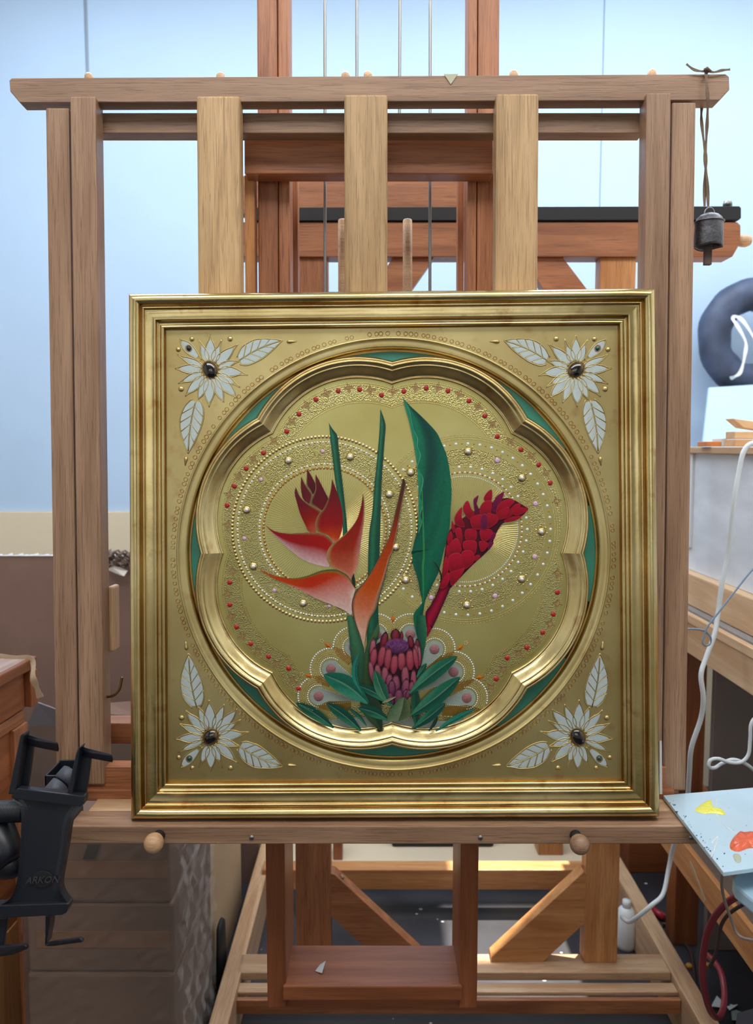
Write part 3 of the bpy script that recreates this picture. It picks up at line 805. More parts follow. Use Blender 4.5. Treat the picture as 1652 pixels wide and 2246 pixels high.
# granulated band between the beaded lines
def band(name, fo, fi, n, w, mat, skip):
    V = []; Fc = []
    for i in range(n+1):
        th = 2*pi*i/n; V.append(pf(*fo(th), w)); V.append(pf(*fi(th), w))
    for i in range(n):
        x, y = fo(2*pi*(i+.5)/n)
        if skip and skip(2*pi*(i+.5)/n): continue
        Fc.append([2*i, 2*i+1, 2*i+3, 2*i+2])
    return mk(name, V, Fc, mat, G)
band('granulated_band', lambda t: lobept(383, 355, t), lambda t: lobept(348, 322, t), 240, .15, M['gold_grain'], None)
# the two halo discs
def disc(name, c, r0, r1, w, mat, n=120, a0=0, a1=2*pi):
    V = []; Fc = []
    for i in range(n+1):
        a = a0+(a1-a0)*i/n; V.append(pf(c[0]+math.cos(a)*r1, c[1]-math.sin(a)*r1, w)); V.append(pf(c[0]+math.cos(a)*r0, c[1]-math.sin(a)*r0, w))
    Fc = [[2*i, 2*i+1, 2*i+3, 2*i+2] for i in range(n)]
    return mk(name, V, Fc, mat, G)
disc('halo_ground', LC, 0.01, 207, .3, M['gold_field']); disc('halo_band', LC, 147, 187, .42, M['gold_grain'])
disc('halo_ground', RC, 0.01, 207, .22, M['gold_field']); disc('halo_band', RC, 141, 176, .36, M['gold_grain'])
# rays pressed in the halo centres
A = Acc()
for c, rr, n in ((LC, 128, 150), (RC, 116, 150)):
    for i in range(n):
        a = 2*pi*i/n; p0 = pf(c[0]+math.cos(a)*30, c[1]-math.sin(a)*30, .35); p1 = pf(c[0]+math.cos(a)*rr, c[1]-math.sin(a)*rr, .35)
        A.add(*tubev([p0, p1], .28*K, 3, caps=False))
A.build('halo_rays', M['gold'], G, False, 'stuff')
Gd, Wh, Am, Li = Acc(), Acc(), Acc(), Acc()
def ring_of(c, r, step, fn):
    n = int(round(2*pi*r/step))
    for i in range(n): 
        a = 2*pi*i/n; fn(i, c[0]+math.cos(a)*r, c[1]-math.sin(a)*r)
ring_of(LC, 203, 8.3, lambda i, x, y: (dome(Gd, x, y, 3.6, 2.2, .3, 8), ringacc(Gd, x, y, 3.9, .4, .5)))
ring_of(LC, 191, 6.2, lambda i, x, y: dome(Wh if i % 2 else Gd, x, y, 2.5, 2, .3, 8) if i % 2 == 0 or y > 0 else None)
ring_of(LC, 143, 6.4, lambda i, x, y: dome(Wh if i % 2 else Gd, x, y, 2.5, 2, .3, 8))
ring_of(LC, 134.5, 7.6, lambda i, x, y: (dome(Am if i % 2 else Gd, x, y, 2.4, 1.8, .3, 8), ringacc(Gd, x, y, 3.2, .3, .7)))
ring_of(LC, 186, 3.0, lambda i, x, y: dome(Gd, x, y, .9, .8, .3, 4))
ring_of(LC, 148, 3.0, lambda i, x, y: dome(Gd, x, y, .9, .8, .3, 4))
inLr = lambda x, y: inL(x, y, 208)
ring_of(RC, 125, 5.6, lambda i, x, y: dome(Wh if i % 2 else Am, x, y, 2.3, 1.8, .3, 8) if not inLr(x, y) else None)
ring_of(RC, 116, 4.7, lambda i, x, y: dome(Wh, x, y, 1.5, 1.3, .3, 6) if not inLr(x, y) else None)
ring_of(RC, 137, 25, lambda i, x, y: (dome(Wh, x, y, 3.2, 1.6, .3, 8)) if not inLr(x, y) else None)
ring_of(RC, 188, 26.5, lambda i, x, y: dome(Wh, x, y, 3.2, 1.6, .3, 8) if not inLr(x, y) else None)
def off(c, r, step, k, fn):
    n = int(round(2*pi*r/step))
    for i in range(n):
        a = 2*pi*(i+k)/n; fn(i, c[0]+math.cos(a)*r, c[1]-math.sin(a)*r)
off(RC, 188, 26.5, .5, lambda i, x, y: dome(Am, x, y, 1.9, 1.6, .3, 6) if not inLr(x, y) else None)
off(RC, 137, 25, .5, lambda i, x, y: dome(Gd, x, y, 1.7, 1.4, .3, 6) if not inLr(x, y) else None)
for r in (176, 198, 203):
    ring_of(RC, r, 3.6, lambda i, x, y: dome(Gd, x + (0 if r != 203 else 0), y, 1.2, 1.1, .3, 5) if not inLr(x, y) else None)
off(RC, 207.5, 7.2, .5, lambda i, x, y: dome(Gd, x, y, 1.3, 1.2, .2, 5) if not inLr(x, y) else None)
# granulated panels in the right halo: rows of punched points
for k in range(18):
    a0 = 2*pi*k/18 + .02; a1 = 2*pi*(k+1)/18 - .02
    if k % 2: rows = (146, 150, 154, 158, 162, 166, 170)
    else: rows = (146, 170)
    for r in rows:
        n = int((a1-a0)*r/4.1)
        for j in range(n+1):
            a = a0+(a1-a0)*j/n; x, y = RC[0]+math.cos(a)*r, RC[1]-math.sin(a)*r
            if not inLr(x, y): dome(Gd, x, y, 1.0, 1.1, .4, 4)
# scrolling leaves in the left halo band
Sc = Acc()
for k in range(16):
    a = 2*pi*k/16 + .1; r = 167 + 6*math.sin(k*2.1)
    cx_, cy_ = LC[0]+math.cos(a)*r, LC[1]-math.sin(a)*r
    for s_ in (0, 2.1, 4.2):
        an = a*1.7+s_+k; V = []; n = 10
        tipx, tipy = cx_+math.cos(an)*13, cy_-math.sin(an)*13
        nx, ny = -math.sin(an), -math.cos(an)
        pts = [(cx_, cy_), ((cx_*.6+tipx*.4)+nx*4, (cy_*.6+tipy*.4)+ny*4), (tipx, tipy), ((cx_*.6+tipx*.4)-nx*4, (cy_*.6+tipy*.4)-ny*4)]
        if R.random() < .8: Sc.add([pf(x, y, .75) for x, y in pts], [[0, 1, 2, 3]])
    pth = []
    for j in range(9):
        t = j/8*4.2; rr = 11*(1-j/11); pth.append(pf(cx_+math.cos(a+t)*rr+math.cos(a)*4, cy_-math.sin(a+t)*rr, .6))
    Sc.add(*tubev(pth, .55*K, 4))
Sc.build('scroll_leaf_relief', M['gold_field'], G, False, 'stuff')
# pearls
pearls = [(633, 1010), (768, 1002), (541, 1118), (556, 1242), (665, 1323), (868, 1200), (854, 1084), (1027, 990), (1145, 1048), (1188, 1166), (1145, 1270), (1024, 1327), (890, 1272), (901, 1036)]
pd = None
for i, (x, y) in enumerate(pearls):
    lathe('pearl_cup', [(9.5*K, 0), (8.2*K, 1.6*K), (6.5*K, 3.4*K), (5*K, 3.8*K), (.5*K, 3*K)], pf(x, y, .3), PN, M['gold'], G, 16)
    r_ = 4.6*K
    lathe('pearl', [(r_*math.cos(a*pi/12)+1e-6, r_*math.sin(a*pi/12)) for a in range(-4, 7)], pf(x, y, 5.5), PN, M['pearl'], G, 14)
    for k in range(6):
        a = k*pi/3+.3; dome(Gd, x+math.cos(a)*12.5, y+math.sin(a)*12.5, 2.2 if i > 6 else 1.3, 1.6, .3, 7)
lil = [(708, 990), (573, 1052), (536, 1181), (602, 1295), (723, 1329), (873, 1150), (1091, 1010), (1175, 1105), (1173, 1221), (1086, 1307), (946, 1311)]
for i, (x, y) in enumerate(lil):
    r_ = 4.4 if i < 6 else 5.6
    lathe('lilac_stone', [(r_*K, 0), (r_*K*.9, 1.2*K), (r_*K*.5, 1.8*K), (1e-5, 2*K)], pf(x, y, .4), PN, M['lilac'], G, 14)
    for k in range(5):
        a = k*2*pi/5+.2; ringacc(Gd, x+math.cos(a)*10.5, y+math.sin(a)*10.5, 3.8, .3, .55, 8)
# red stones and punched stars in the border
reds = [(504, 1277), (504, 1326), (519, 1375), (550, 1412), (589, 1440), (633, 1466), (655, 1510)]
redL = [(498, 1108), (514, 1066), (540, 1027), (578, 993), (629, 946), (656, 908), (693, 876), (742, 857), (789, 854), (837, 866), (886, 858), (935, 851), (983, 857), (1029, 879), (1064, 912), (1091, 957), (1143, 986), (1182, 1019), (1207, 1059)]
redR = [(1223, 1299), (1214, 1347), (1191, 1387), (1156, 1420), (1113, 1443), (1089, 1489)]
for x, y in reds + redL + redR:
    lathe('red_stone', [(5.6*K, 0), (5.4*K, 1.0*K), (3.6*K, 1.8*K), (1e-5, 2.1*K)], pf(x, y, .3), PN, M['red_dot'], G, 14)
stars = [(500, 1245), (516, 1253)]
def seq(L_):
    for (a, b), (c, d) in zip(L_, L_[1:]):
        # keep the star on the band: push the midpoint outward a little
        mx_, my_ = (a+c)/2, (b+d)/2; dx, dy = mx_-ox, my_-oy; k = 1.012
        yield ox+dx*k, oy+dy*k
for x, y in list(seq(reds)) + list(seq(redL)) + list(seq(redR)) + [(500, 1152), (510, 1253), (1221, 1100), (1223, 1258), (1077, 1508)]:
    rot = math.atan2(y-oy, x-ox); P = []
    for k in range(16):
        a = rot + k*pi/8; rr = [14.5, 8, 6.2, 8][k % 4]*.93
        P.append((x+math.cos(a)*rr, y+math.sin(a)*rr))
    V = [pf(a, b, .45) for a, b in P] + [pf(x, y, .1)]
    mk('star_ornament', V, [[k, (k+1) % 16, 16] for k in range(16)], M['gold_dull'], G)
    for k in range(7):
        a = k*2*pi/6; rr = 2.6 if k < 6 else 0
        dome(Gd, x+math.cos(a)*rr, y+math.sin(a)*rr, 1.1, 1.2, .3, 5)

# ---- fan ornament behind the protea
def poly(name, P, w, mat, parent=G):
    return mk(name, [pf(x, y, w) for x, y in P], [list(range(len(P)))], mat, parent)
for k in range(9):
    a0 = math.radians(8 + k*19.2); a1 = a0 + math.radians(7.5)
    P = [FANC, (FANC[0]+math.cos(a0)*172, FANC[1]-math.sin(a0)*172), (FANC[0]+math.cos((a0+a1)/2)*186, FANC[1]-math.sin((a0+a1)/2)*186), (FANC[0]+math.cos(a1)*172, FANC[1]-math.sin(a1)*172)]
A = Acc()
for i, (dx_, dy_) in enumerate(fan_lobes):
    d = Vector((dx_-FANC[0], dy_-FANC[1])); L_ = d.length; d.normalize(); s = Vector((-d.y, d.x)); c = Vector((dx_, dy_))
    an0 = math.atan2(d.y, d.x)
    disc('fan_lobe', (dx_, dy_), 0.01, 45, .34 + .02*i, M['gold_field'], 40)
    # teardrop
    P = [(c + Vector((math.cos(an0+t), math.sin(an0+t)))*19.5) for t in [(-1.5+3.0*j/14) for j in range(15)]] + [c - d*min(90, L_-45)]
    poly('fan_teardrop', [(p.x, p.y) for p in P], .7 + .02*i, M['silverp'])
    lathe('mauve_disc', [(11*K, 0), (10.4*K, .5*K), (1e-5, .7*K)], pf(dx_, dy_, .9+.02*i), PN, M['mauve'], G, 20)
    for r_, st, br, ac in ((24, 4.2, 1.6, Wh), (28.5, 3.2, 1.1, Gd), (33, 3.2, 1.1, Gd), (37, 3.2, 1.1, Gd), (40.5, 3.2, 1.1, Gd), (45, 5.2, 2.0, Wh)):
        n = int(3.3*r_/st)
        for j in range(n+1):
            t = an0 - 1.65 + 3.3*j/n; x, y = dx_+math.cos(t)*r_, dy_+math.sin(t)*r_
            if any((x-a)**2+(y-b)**2 < (r_-1)**2 for m_, (a, b) in enumerate(fan_lobes) if m_ != i): continue
            if (x-ox)**2+(y-oy)**2 > 392**2: continue
            dome(ac, x, y, br, br*.9, .4, 6)
    for sg in (1, -1):
        a_ = c + s*sg*19; b_ = c - d*min(90, L_-45)
        for j in range(22):
            p = a_.lerp(b_, j/21); dome(Wh, p.x, p.y, 1.0, 1.0, .6, 5)
# striped wedges between lobes
wedge = [((729, 1417), (770, 1453), 9), ((685, 1484), (725, 1500), 9), ((1003, 1425), (930, 1478), 10), ((1045, 1488), (960, 1530), 10), ((862, 1372), (863, 1440), 8), ((690, 1550), (770, 1548), 11), ((1060, 1556), (970, 1560), 11)]
for i, ((x0, y0), (x1, y1), wd) in enumerate(wedge):
    a = Vector((x0, y0)); b = Vector((x1, y1)); d = (b-a).normalized(); s = Vector((-d.y, d.x)); L_ = (b-a).length
    P = [a, a + d*L_*.4 + s*wd, b + s*wd*.9, b - s*wd*.9, a + d*L_*.4 - s*wd]
    o = poly('striped_wedge', [(p.x, p.y) for p in P], .95+.02*i, M['gold_olive'])
    Sx = Acc(); n = int(L_/3.2)
    for j in range(2, n):
        p = a + d*(L_*j/n); hw = wd*min(1, j/n/.4)*.9
        Sx.add(*tubev([pf(*(p+s*hw-d*1.5), 1.1+.02*i), pf(*(p-s*hw+d*1.5), 1.1+.02*i)], .45*K, 3, caps=False))
    Sx.build('wedge_rib', M['gold_dull'], o, False)
for (x, y, an) in ((720, 1416, 215), (679, 1483, 195), (862, 1359, 270), (1009, 1421, -38), (1051, 1486, -10)):
    a = math.radians(an); d = Vector((math.cos(a), math.sin(a))); 
    if an in (215, 195): d = Vector((math.cos(a), -abs(math.sin(a))))
    s = Vector((-d.y, d.x)); c = Vector((x, y))
    P = [c - d*9, c - s*5.5 + d*1, c + d*11, c + s*5.5 + d*1]
    V = [pf(p.x, p.y, 1.2) for p in P] + [pf(x, y, 3.2)]
    mk('amber_drop', V, [[0, 1, 4], [1, 2, 4], [2, 3, 4], [3, 0, 4]], M['amber'], G)
    for k in range(5): 
        t = k*2*pi/5; p = c + d*17; dome(Gd, p.x+math.cos(t)*3.4, p.y+math.sin(t)*3.4, 1.4, 1.2, .4, 5)
Dz = lambda x, y: (640 + x/3.591, 1350 + y/3.591)
poly('silver_ground', [Dz(*p) for p in ((270, 830), (420, 805), (560, 795), (720, 800), (880, 800), (1060, 830), (1150, 830), (1300, 832), (1420, 800), (1445, 790), (1400, 860), (1300, 915), (1100, 925), (940, 905), (800, 860), (700, 900), (560, 915), (380, 900), (300, 870))], 1.3, M['silverp'])
for j in range(46):
    x, y = Dz(270 + 1170*j/45, 822 - 26*math.sin(pi*j/45) + 14*math.sin(j/45*2*pi)); dome(Wh, x, y, 1.0, 1.0, 1.3, 5)
Gd.build('gold_beading', M['gold'], G, True, 'stuff')
Wh.build('white_beading', M['opal'], G, True, 'stuff')
Am.build('amber_beading', M['amber'], G, True, 'stuff')

# ---- painted plants (flat paint film on the gold ground)
layer = [2.4]
def nextw(): layer[0] += 0.12; return layer[0]
def resample(P, n):
    P = [Vector((p[0], p[1], 0)) for p in P]
    if len(P) > 2: P = cr(P, 6)
    d = [0]
    for a, b in zip(P, P[1:]): d.append(d[-1] + (b-a).length)
    out = []; j = 0
    for i in range(n+1):
        t = d[-1]*i/n
        while j < len(d)-2 and d[j+1] < t: j += 1
        f = (t-d[j])/max(1e-9, d[j+1]-d[j]); out.append(P[j].lerp(P[j+1], min(1, max(0, f))))
    return out
def strip(name, left, right, colf, n=36, m=10, w=None, parent=G):
    w = nextw() if w is None else w
    Lp = resample(left, n); Rp = resample(right, n); V = []; cols = []
    for i in range(n+1):
        for j in range(m+1):
            p = Lp[i].lerp(Rp[i], j/m); V.append(pf(p.x, p.y, w)); c = colf(i/n, j/m); 
            k = 1 + R.uniform(-.05, .05); cols.append((c[0]*k, c[1]*k, c[2]*k, 1))
    Fc = [[i*(m+1)+j, i*(m+1)+j+1, (i+1)*(m+1)+j+1, (i+1)*(m+1)+j] for i in range(n) for j in range(m)]
    return mk(name, V, Fc, M['paint'], parent, False, cols)
ZA = lambda *L_: [(560+x/4.859, 860+y/4.859) for x, y in L_]
ZB = lambda *L_: [(560+x/4.859, 1180+y/4.859) for x, y in L_]
ZC = lambda *L_: [(860+x/5.1625, 860+y/5.1625) for x, y in L_]
ZD = lambda *L_: [Dz(x, y) for x, y in L_]
ZE = lambda *L_: [(860+x/4.347, 1000+y/4.347) for x, y in L_]
def edged(base, edge, rim=.12, side=0, along=None):
    """base(t,s) colour with a lighter rim at s=0 (side -1), s=1 (side 1) or both"""
    def f(t, s):
        c = base(t, s)
        d = min(s if side <= 0 else 9, (1-s) if side >= 0 else 9)
        if d < rim: c = mixc(edge, c, (d/rim)**1.5)
        return c
    return f
g_dk, g_md, g_lt, g_bl = hx('183f36'), hx('2c6a50'), hx('4f9070'), hx('123a3c')
def stemcol(t, s): return mixc(mixc(hx('1c4a3c'), hx('3a7a5c'), math.sin(pi*min(1, s*1.4))**2 if s < .72 else 0), hx('24503c'), t*.5)
strip('painted_stem', ZA((783, 325), (795, 420), (800, 520), (820, 650), (840, 850), (870, 1050), (900, 1200), (930, 1400), (935, 1560)), ZA((783, 325), (825, 395), (875, 460), (885, 560), (905, 750), (940, 1050), (965, 1300), (982, 1480), (985, 1580)), stemcol, m=6)
strip('painted_stem', ZA((1333, 178), (1325, 400), (1300, 700), (1270, 1000), (1245, 1300), (1215, 1500), (1203, 1846)) + ZB((1200, 480), (1190, 800), (1190, 1000), (1190, 1200)), ZA((1333, 178), (1388, 340), (1380, 500), (1362, 750), (1345, 1000), (1332, 1500), (1320, 1846)) + ZB((1310, 480), (1312, 800), (1315, 1030), (1260, 1200)), stemcol, n=60, m=6)
# heliconia bracts
def bract(stops, edgec=hx('8a7a56'), side=-1, rim=.16):
    return edged(lambda t, s: mixc(ramp(stops, t), hx('3a1016'), .25*abs(s-.5)), edgec, rim, side)
dk, rd, rdo, pk, wt = hx('4a1420'), hx('8c2426'), hx('b8402c'), hx('c98078'), hx('d8bcb0')
strip('heliconia_bract', ZA((553, 817), (548, 900), (545, 990), (580, 1040), (612, 1088)), ZA((553, 817), (590, 880), (638, 970), (650, 1040), (612, 1090)), bract([(0, hx('6a2a2c')), (.5, hx('5a1822')), (1, hx('43121e'))], side=-1))
strip('heliconia_bract', ZA((643, 875), (640, 960), (640, 1040), (610, 1110), (575, 1185), (650, 1230), (715, 1264)), ZA((643, 875), (690, 960), (740, 1060), (782, 1145), (775, 1190), (750, 1230), (716, 1265)), bract([(0, hx('6a2a2c')), (.4, hx('5a1822')), (1, hx('6c1e26'))], side=-1))
strip('heliconia_bract', ZA((490, 900), (485, 1000), (498, 1100), (520, 1150), (572, 1190)), ZA((490, 900), (530, 980), (590, 1060), (612, 1092), (600, 1140), (577, 1191)), bract([(0, hx('6a2a2c')), (.6, hx('64202a')), (1, hx('6c2a34'))], side=1))
strip('heliconia_bract', ZA((432, 1012), (420, 1080), (445, 1180), (480, 1300), (530, 1410), (570, 1485), (645, 1500)), ZA((432, 1012), (470, 1100), (520, 1160), (590, 1205), (660, 1240), (718, 1278), (680, 1320), (650, 1400), (648, 1500)), bract([(0, hx('5a2a2c')), (.35, hx('6c1c24')), (.7, hx('98302c')), (1, hx('c26a5a'))], side=1, rim=.14))
strip('heliconia_bract', ZA((818, 925), (808, 1020), (780, 1130), (730, 1240), (670, 1310), (640, 1400), (655, 1480), (700, 1500), (780, 1530), (825, 1600)), ZA((818, 925), (850, 1010), (890, 1120), (925, 1250), (932, 1380), (915, 1500), (880, 1580), (830, 1606)), bract([(0, hx('6c2a2c')), (.3, hx('741c22')), (.65, hx('98282a')), (.9, hx('c65a44')), (1, hx('d09080'))], side=-1, rim=.12))
strip('heliconia_bract', ZA((98, 1408), (200, 1480), (350, 1505), (500, 1500), (650, 1495), (750, 1520), (822, 1595), (800, 1640), (764, 1740)), ZA((98, 1408), (180, 1500), (300, 1620), (430, 1730), (520, 1790), (620, 1830), (700, 1850), (790, 1857), (766, 1745)),
      lambda t, s: mixc(hx('8a7a56'), mixc(mixc(hx('8c2228'), hx('a83034'), t), hx('d8b8bc'), max(0, s*1.5-.9+t*.45)), min(1, (s/.10))) if s < .10 else mixc(mixc(hx('8c2228'), hx('ac3a38'), t), hx('dcc4c8'), min(1, max(0, s*1.5-1.0+t*.5))), n=40, m=16)
strip('heliconia_bract', ZA((1148, 1075), (1130, 1200), (1085, 1350), (1000, 1470), (900, 1560), (820, 1620), (770, 1690), (760, 1780)) + ZB((770, 240), (800, 300), (900, 350), (980, 395), (1025, 448)), ZA((1148, 1075), (1160, 1200), (1152, 1400), (1120, 1650), (1095, 1830)) + ZB((1075, 330), (1050, 400), (1030, 448)),
      edged(lambda t, s: mixc(mixc(ramp([(0, hx('5a2a2a')), (.2, hx('84282a')), (.6, hx('a24036')), (.85, hx('cc8068')), (1, hx('d8a898'))], t), hx('8a3028'), .4*math.sin(pi*s)), hx('d8b0a8'), max(0, s-.8)*2), hx('a08c62'), .12, -1), n=44, m=14)
strip('painted_stem', ZB((1050, 375), (1025, 440), (1040, 500), (1068, 530)), ZB((1050, 375), (1062, 440), (1068, 490), (1070, 532)), lambda t, s: hx('1e3226'), n=8, m=2)
strip('heliconia_bract', ZB((20, 315), (70, 345), (200, 400), (400, 430), (550, 405), (700, 350), (820, 335), (900, 350), (980, 400), (1020, 460), (1066, 545)), ZB((20, 315), (100, 375), (250, 455), (450, 540), (650, 645), (850, 725), (950, 770), (1028, 822), (1028, 700), (1067, 550)),
      lambda t, s: (mixc(hx('2c4a34'), hx('b0803a'), s/.10) if s < .10 else mixc(mixc(mixc(hx('c05a34'), hx('b83a2a'), min(1, t*2)), hx('c86048'), max(0, t*1.4-.7)), hx('e0c4bc'), min(1, max(0, (s-.35)*1.1+(t-.55)*1.5)))), n=48, m=18)
strip('heliconia_bract', ZA((1575, 920), (1545, 1050), (1500, 1250), (1440, 1500), (1380, 1650), (1310, 1780)) + ZB((1240, 350), (1150, 480), (1080, 560), (1040, 640), (1028, 720), (1045, 840), (1080, 950), (1120, 1050), (1157, 1185)), ZA((1575, 920), (1609, 965), (1590, 1070), (1555, 1250), (1500, 1550), (1470, 1700)) + ZB((1440, 200), (1390, 400), (1330, 620), (1290, 760), (1230, 860), (1200, 960), (1180, 1060), (1159, 1190)),
      lambda t, s: (mixc(hx('24402e'), hx('c4765a'), min(1, s/.12)) if s < .12 else (mixc(hx('2a4a38'), hx('c08a70'), (1-s)/.14) if s > .86 else mixc(ramp([(0, hx('2e2a22')), (.2, hx('4a2c24')), (.35, hx('a04a36')), (.6, hx('c4603c')), (.75, hx('cf8468')), (.9, hx('dcb8a4')), (1, hx('c8b090'))], t), hx('b04428'), .35*math.sin(pi*s)*math.sin(pi*t)))), n=60, m=16)
# sheaths below
strip('painted_leaf', ZD((435, 0), (455, 200), (475, 400), (520, 600), (560, 720)), ZD((478, 0), (530, 150), (570, 265), (566, 420), (560, 560), (640, 700)), lambda t, s: mixc(mixc(hx('2c5a48'), hx('4c7a5c'), math.sin(pi*s)), hx('2a4a34'), t), m=8)
strip('painted_leaf', ZD((680, 60), (620, 160), (580, 270), (566, 420), (560, 560), (620, 700)), ZD((684, 60), (688, 150), (625, 230), (612, 380), (650, 560), (730, 700)), lambda t, s: mixc(mixc(hx('2a5040'), hx('4a6a44'), math.sin(pi*s)), hx('34482c'), t), m=8)
# broad leaf
strip('broad_leaf', ZC((122, 62), (150, 180), (190, 320), (230, 500), (265, 700), (290, 900), (300, 1200), (298, 1500), (250, 1700), (218, 1850)) + ZE((190, 900), (200, 1030), (240, 1150), (270, 1300), (285, 1400)) + ZD((960, 0), (985, 160)),
      ZC((122, 62), (200, 150), (350, 290), (500, 450), (560, 570), (620, 720), (655, 900), (675, 1120), (662, 1350), (650, 1550), (600, 1750)) + ZE((500, 880), (470, 1010), (435, 1130), (370, 1260), (320, 1370), (300, 1480)) + ZD((1005, 160), ),
      lambda t, s: mixc(mixc(mixc(hx('1f6450'), hx('123f3c'), .5+.5*math.sin(s*7+t*16)), hx('2f8464'), max(0, math.sin(s*5.2+t*9-1.2))*.6), hx('1a5a40'), t*.6), n=90, m=18)
strip('leaf_fold', ZC((122, 62), (150, 180), (190, 320), (230, 500), (265, 700), (290, 900), (300, 1200), (298, 1500)), ZC((122, 62), (190, 180), (215, 280), (245, 420), (292, 520), (292, 620), (325, 720), (292, 850), (350, 960), (350, 1050), (318, 1180), (348, 1270), (320, 1400), (340, 1470), (299, 1600)),
      lambda t, s: mixc(hx('3a9070'), hx('7fb49c') if s > .85 else hx('2d7a5c'), s), n=60, m=6)
strip('leaf_midrib', ZC((335, 1100), (345, 1500), (350, 1850)) + ZE((285, 1050), (292, 1250), (298, 1420)), ZC((345, 1100), (362, 1500), (372, 1850)) + ZE((305, 1050), (305, 1250), (300, 1420)), lambda t, s: hx('3f8a55'), n=30, m=2)
# ginger
strip('ginger_stalk', ZE((470, 1160), (440, 1280), (370, 1420), (320, 1500), (335, 1652)) + ZD((1065, 150),), ZE((565, 1240), (500, 1390), (430, 1550), (380, 1652)) + ZD((1110, 90), (1068, 172)), lambda t, s: mixc(hx('4c1028'), hx('a4384a'), max(0, math.sin(pi*s))**2), m=10)
strip('painted_leaf', ZD((985, 0), (985, 130), (1000, 250), (1010, 400)), ZD((1050, 0), (1062, 160), (1035, 320), (1012, 430)), lambda t, s: mixc(hx('1f4a3c'), hx('3f7a5c'), s*(1-t)), n=16, m=5)
strip('ginger_head', ZE((1300, 500), (1100, 400), (900, 470), (760, 540), (640, 620), (540, 730), (500, 950), (480, 1100), (470, 1200)), ZE((1302, 502), (1230, 580), (1060, 640), (985, 760), (950, 860), (880, 940), (780, 1030), (690, 1120), (560, 1260)), lambda t, s: mixc(hx('5a1024'), hx('3c0c22'), s), n=30, m=8)
def scale_(P, hi=hx('c0344a'), lo=hx('861524'), name='ginger_bract'):
    pts = ZE(*P); Q = [Vector((p[0], p[1], 0)) for p in pts]; Q = cr(Q, 4, True); c = sum(Q, Vector((0, 0, 0)))/len(Q)
    w = nextw(); V = [pf(c.x, c.y, w)]; cols = [mixc(hi, lo, .45)]
    for k, fr in ((0, .55), (1, .86), (2, .93), (3, 1.0)):
        for p in Q:
            r = c + (p-c)*fr; V.append(pf(r.x, r.y, w)); up = max(0, min(1, .5 + (c.y-p.y)/40))
            base = mixc(lo, hi, up) if k < 2 else (mixc(hi, hx('d87a84'), .4*up) if k == 2 else mixc(lo, hx('2c0814'), .7))
            cols.append(base)
    n = len(Q); Fc = [[0, 1+i, 1+(i+1) % n] for i in range(n)]
    for k in range(3):
        for i in range(n): a = 1+k*n+i; b = 1+k*n+(i+1) % n; Fc.append([a, b, b+n, a+n])
    mk(name, V, Fc, M['paint'], G, False, cols)
pu = hx('5a1c3c'); pul = hx('7c2a4a')
for P, dkk in (((( 880, 425), (890, 370), (950, 320), (947, 425)), 0), (((955, 500), (985, 400), (1070, 340), (1040, 430), (985, 530)), 1), (((828, 378), (805, 440), (835, 535), (795, 545), (778, 430), (795, 395)), 1), (((680, 480), (722, 427), (755, 500), (790, 560), (740, 610), (690, 545)), 0),
        (((598, 600), (615, 550), (668, 487), (665, 580), (695, 680), (610, 660)), 0), (((835, 550), (850, 470), (900, 425), (950, 430), (945, 540), (920, 575)), 0), (((990, 545), (1020, 450), (1110, 410), (1170, 430), (1120, 490), (1060, 560)), 0), (((1060, 600), (1150, 480), (1215, 450), (1225, 480), (1150, 565)), 0),
        (((1140, 530), (1180, 490), (1300, 500), (1250, 550), (1180, 568)), 0), (((1060, 622), (1140, 580), (1235, 572), (1190, 610), (1100, 630)), 0), (((985, 560), (1060, 500), (1120, 490), (1090, 580), (1020, 610)), 0),
        (((700, 705), (800, 700), (800, 800), (705, 805)), 0), (((600, 700), (655, 685), (672, 770), (660, 860), (620, 790)), 0), (((840, 700), (940, 700), (962, 745), (905, 812), (850, 800)), 0), (((960, 737), (992, 740), (975, 790), (920, 832)), 1),
        (((745, 600), (780, 570), (860, 562), (870, 690), (780, 698), (750, 650)), 0), (((900, 552), (960, 550), (1015, 580), (1000, 640), (905, 690)), 0), (((850, 568), (905, 560), (908, 690), (848, 690)), 1),
        (((575, 620), (602, 690), (590, 735), (570, 690)), 0), (((525, 790), (560, 715), (582, 780), (545, 850)), 0), (((545, 850), (620, 780), (668, 900), (610, 930), (550, 945)), 0), (((680, 815), (800, 810), (805, 905), (770, 950), (690, 905)), 0),
        (((830, 815), (900, 820), (922, 850), (870, 912), (840, 900)), 0), (((920, 832), (972, 825), (920, 902)), 1), (((515, 880), (540, 850), (548, 960), (520, 1000)), 0), (((540, 955), (650, 925), (692, 1070), (620, 1100), (550, 1105)), 0), (((660, 920), (760, 900), (787, 1000), (720, 1070), (690, 1065)), 0),
        (((775, 965), (820, 940), (842, 960), (800, 1005)), 0), (((545, 1115), (640, 1080), (697, 1070), (640, 1170), (570, 1240), (550, 1180)), 0), (((478, 1140), (508, 960), (540, 1010), (535, 1110), (492, 1185)), 0), (((470, 1190), (540, 1110), (545, 1200), (500, 1260), (455, 1260)), 0)):
    scale_(P, pul if dkk else hx('b02a3c'), pu if dkk else hx('841624'))
strip('painted_tendril', ZE((378, 988), (430, 1060), (465, 1150), (455, 1200)), ZE((379, 988), (440, 1055), (478, 1150), (468, 1210)), lambda t, s: hx('2c1420'), n=12, m=2)
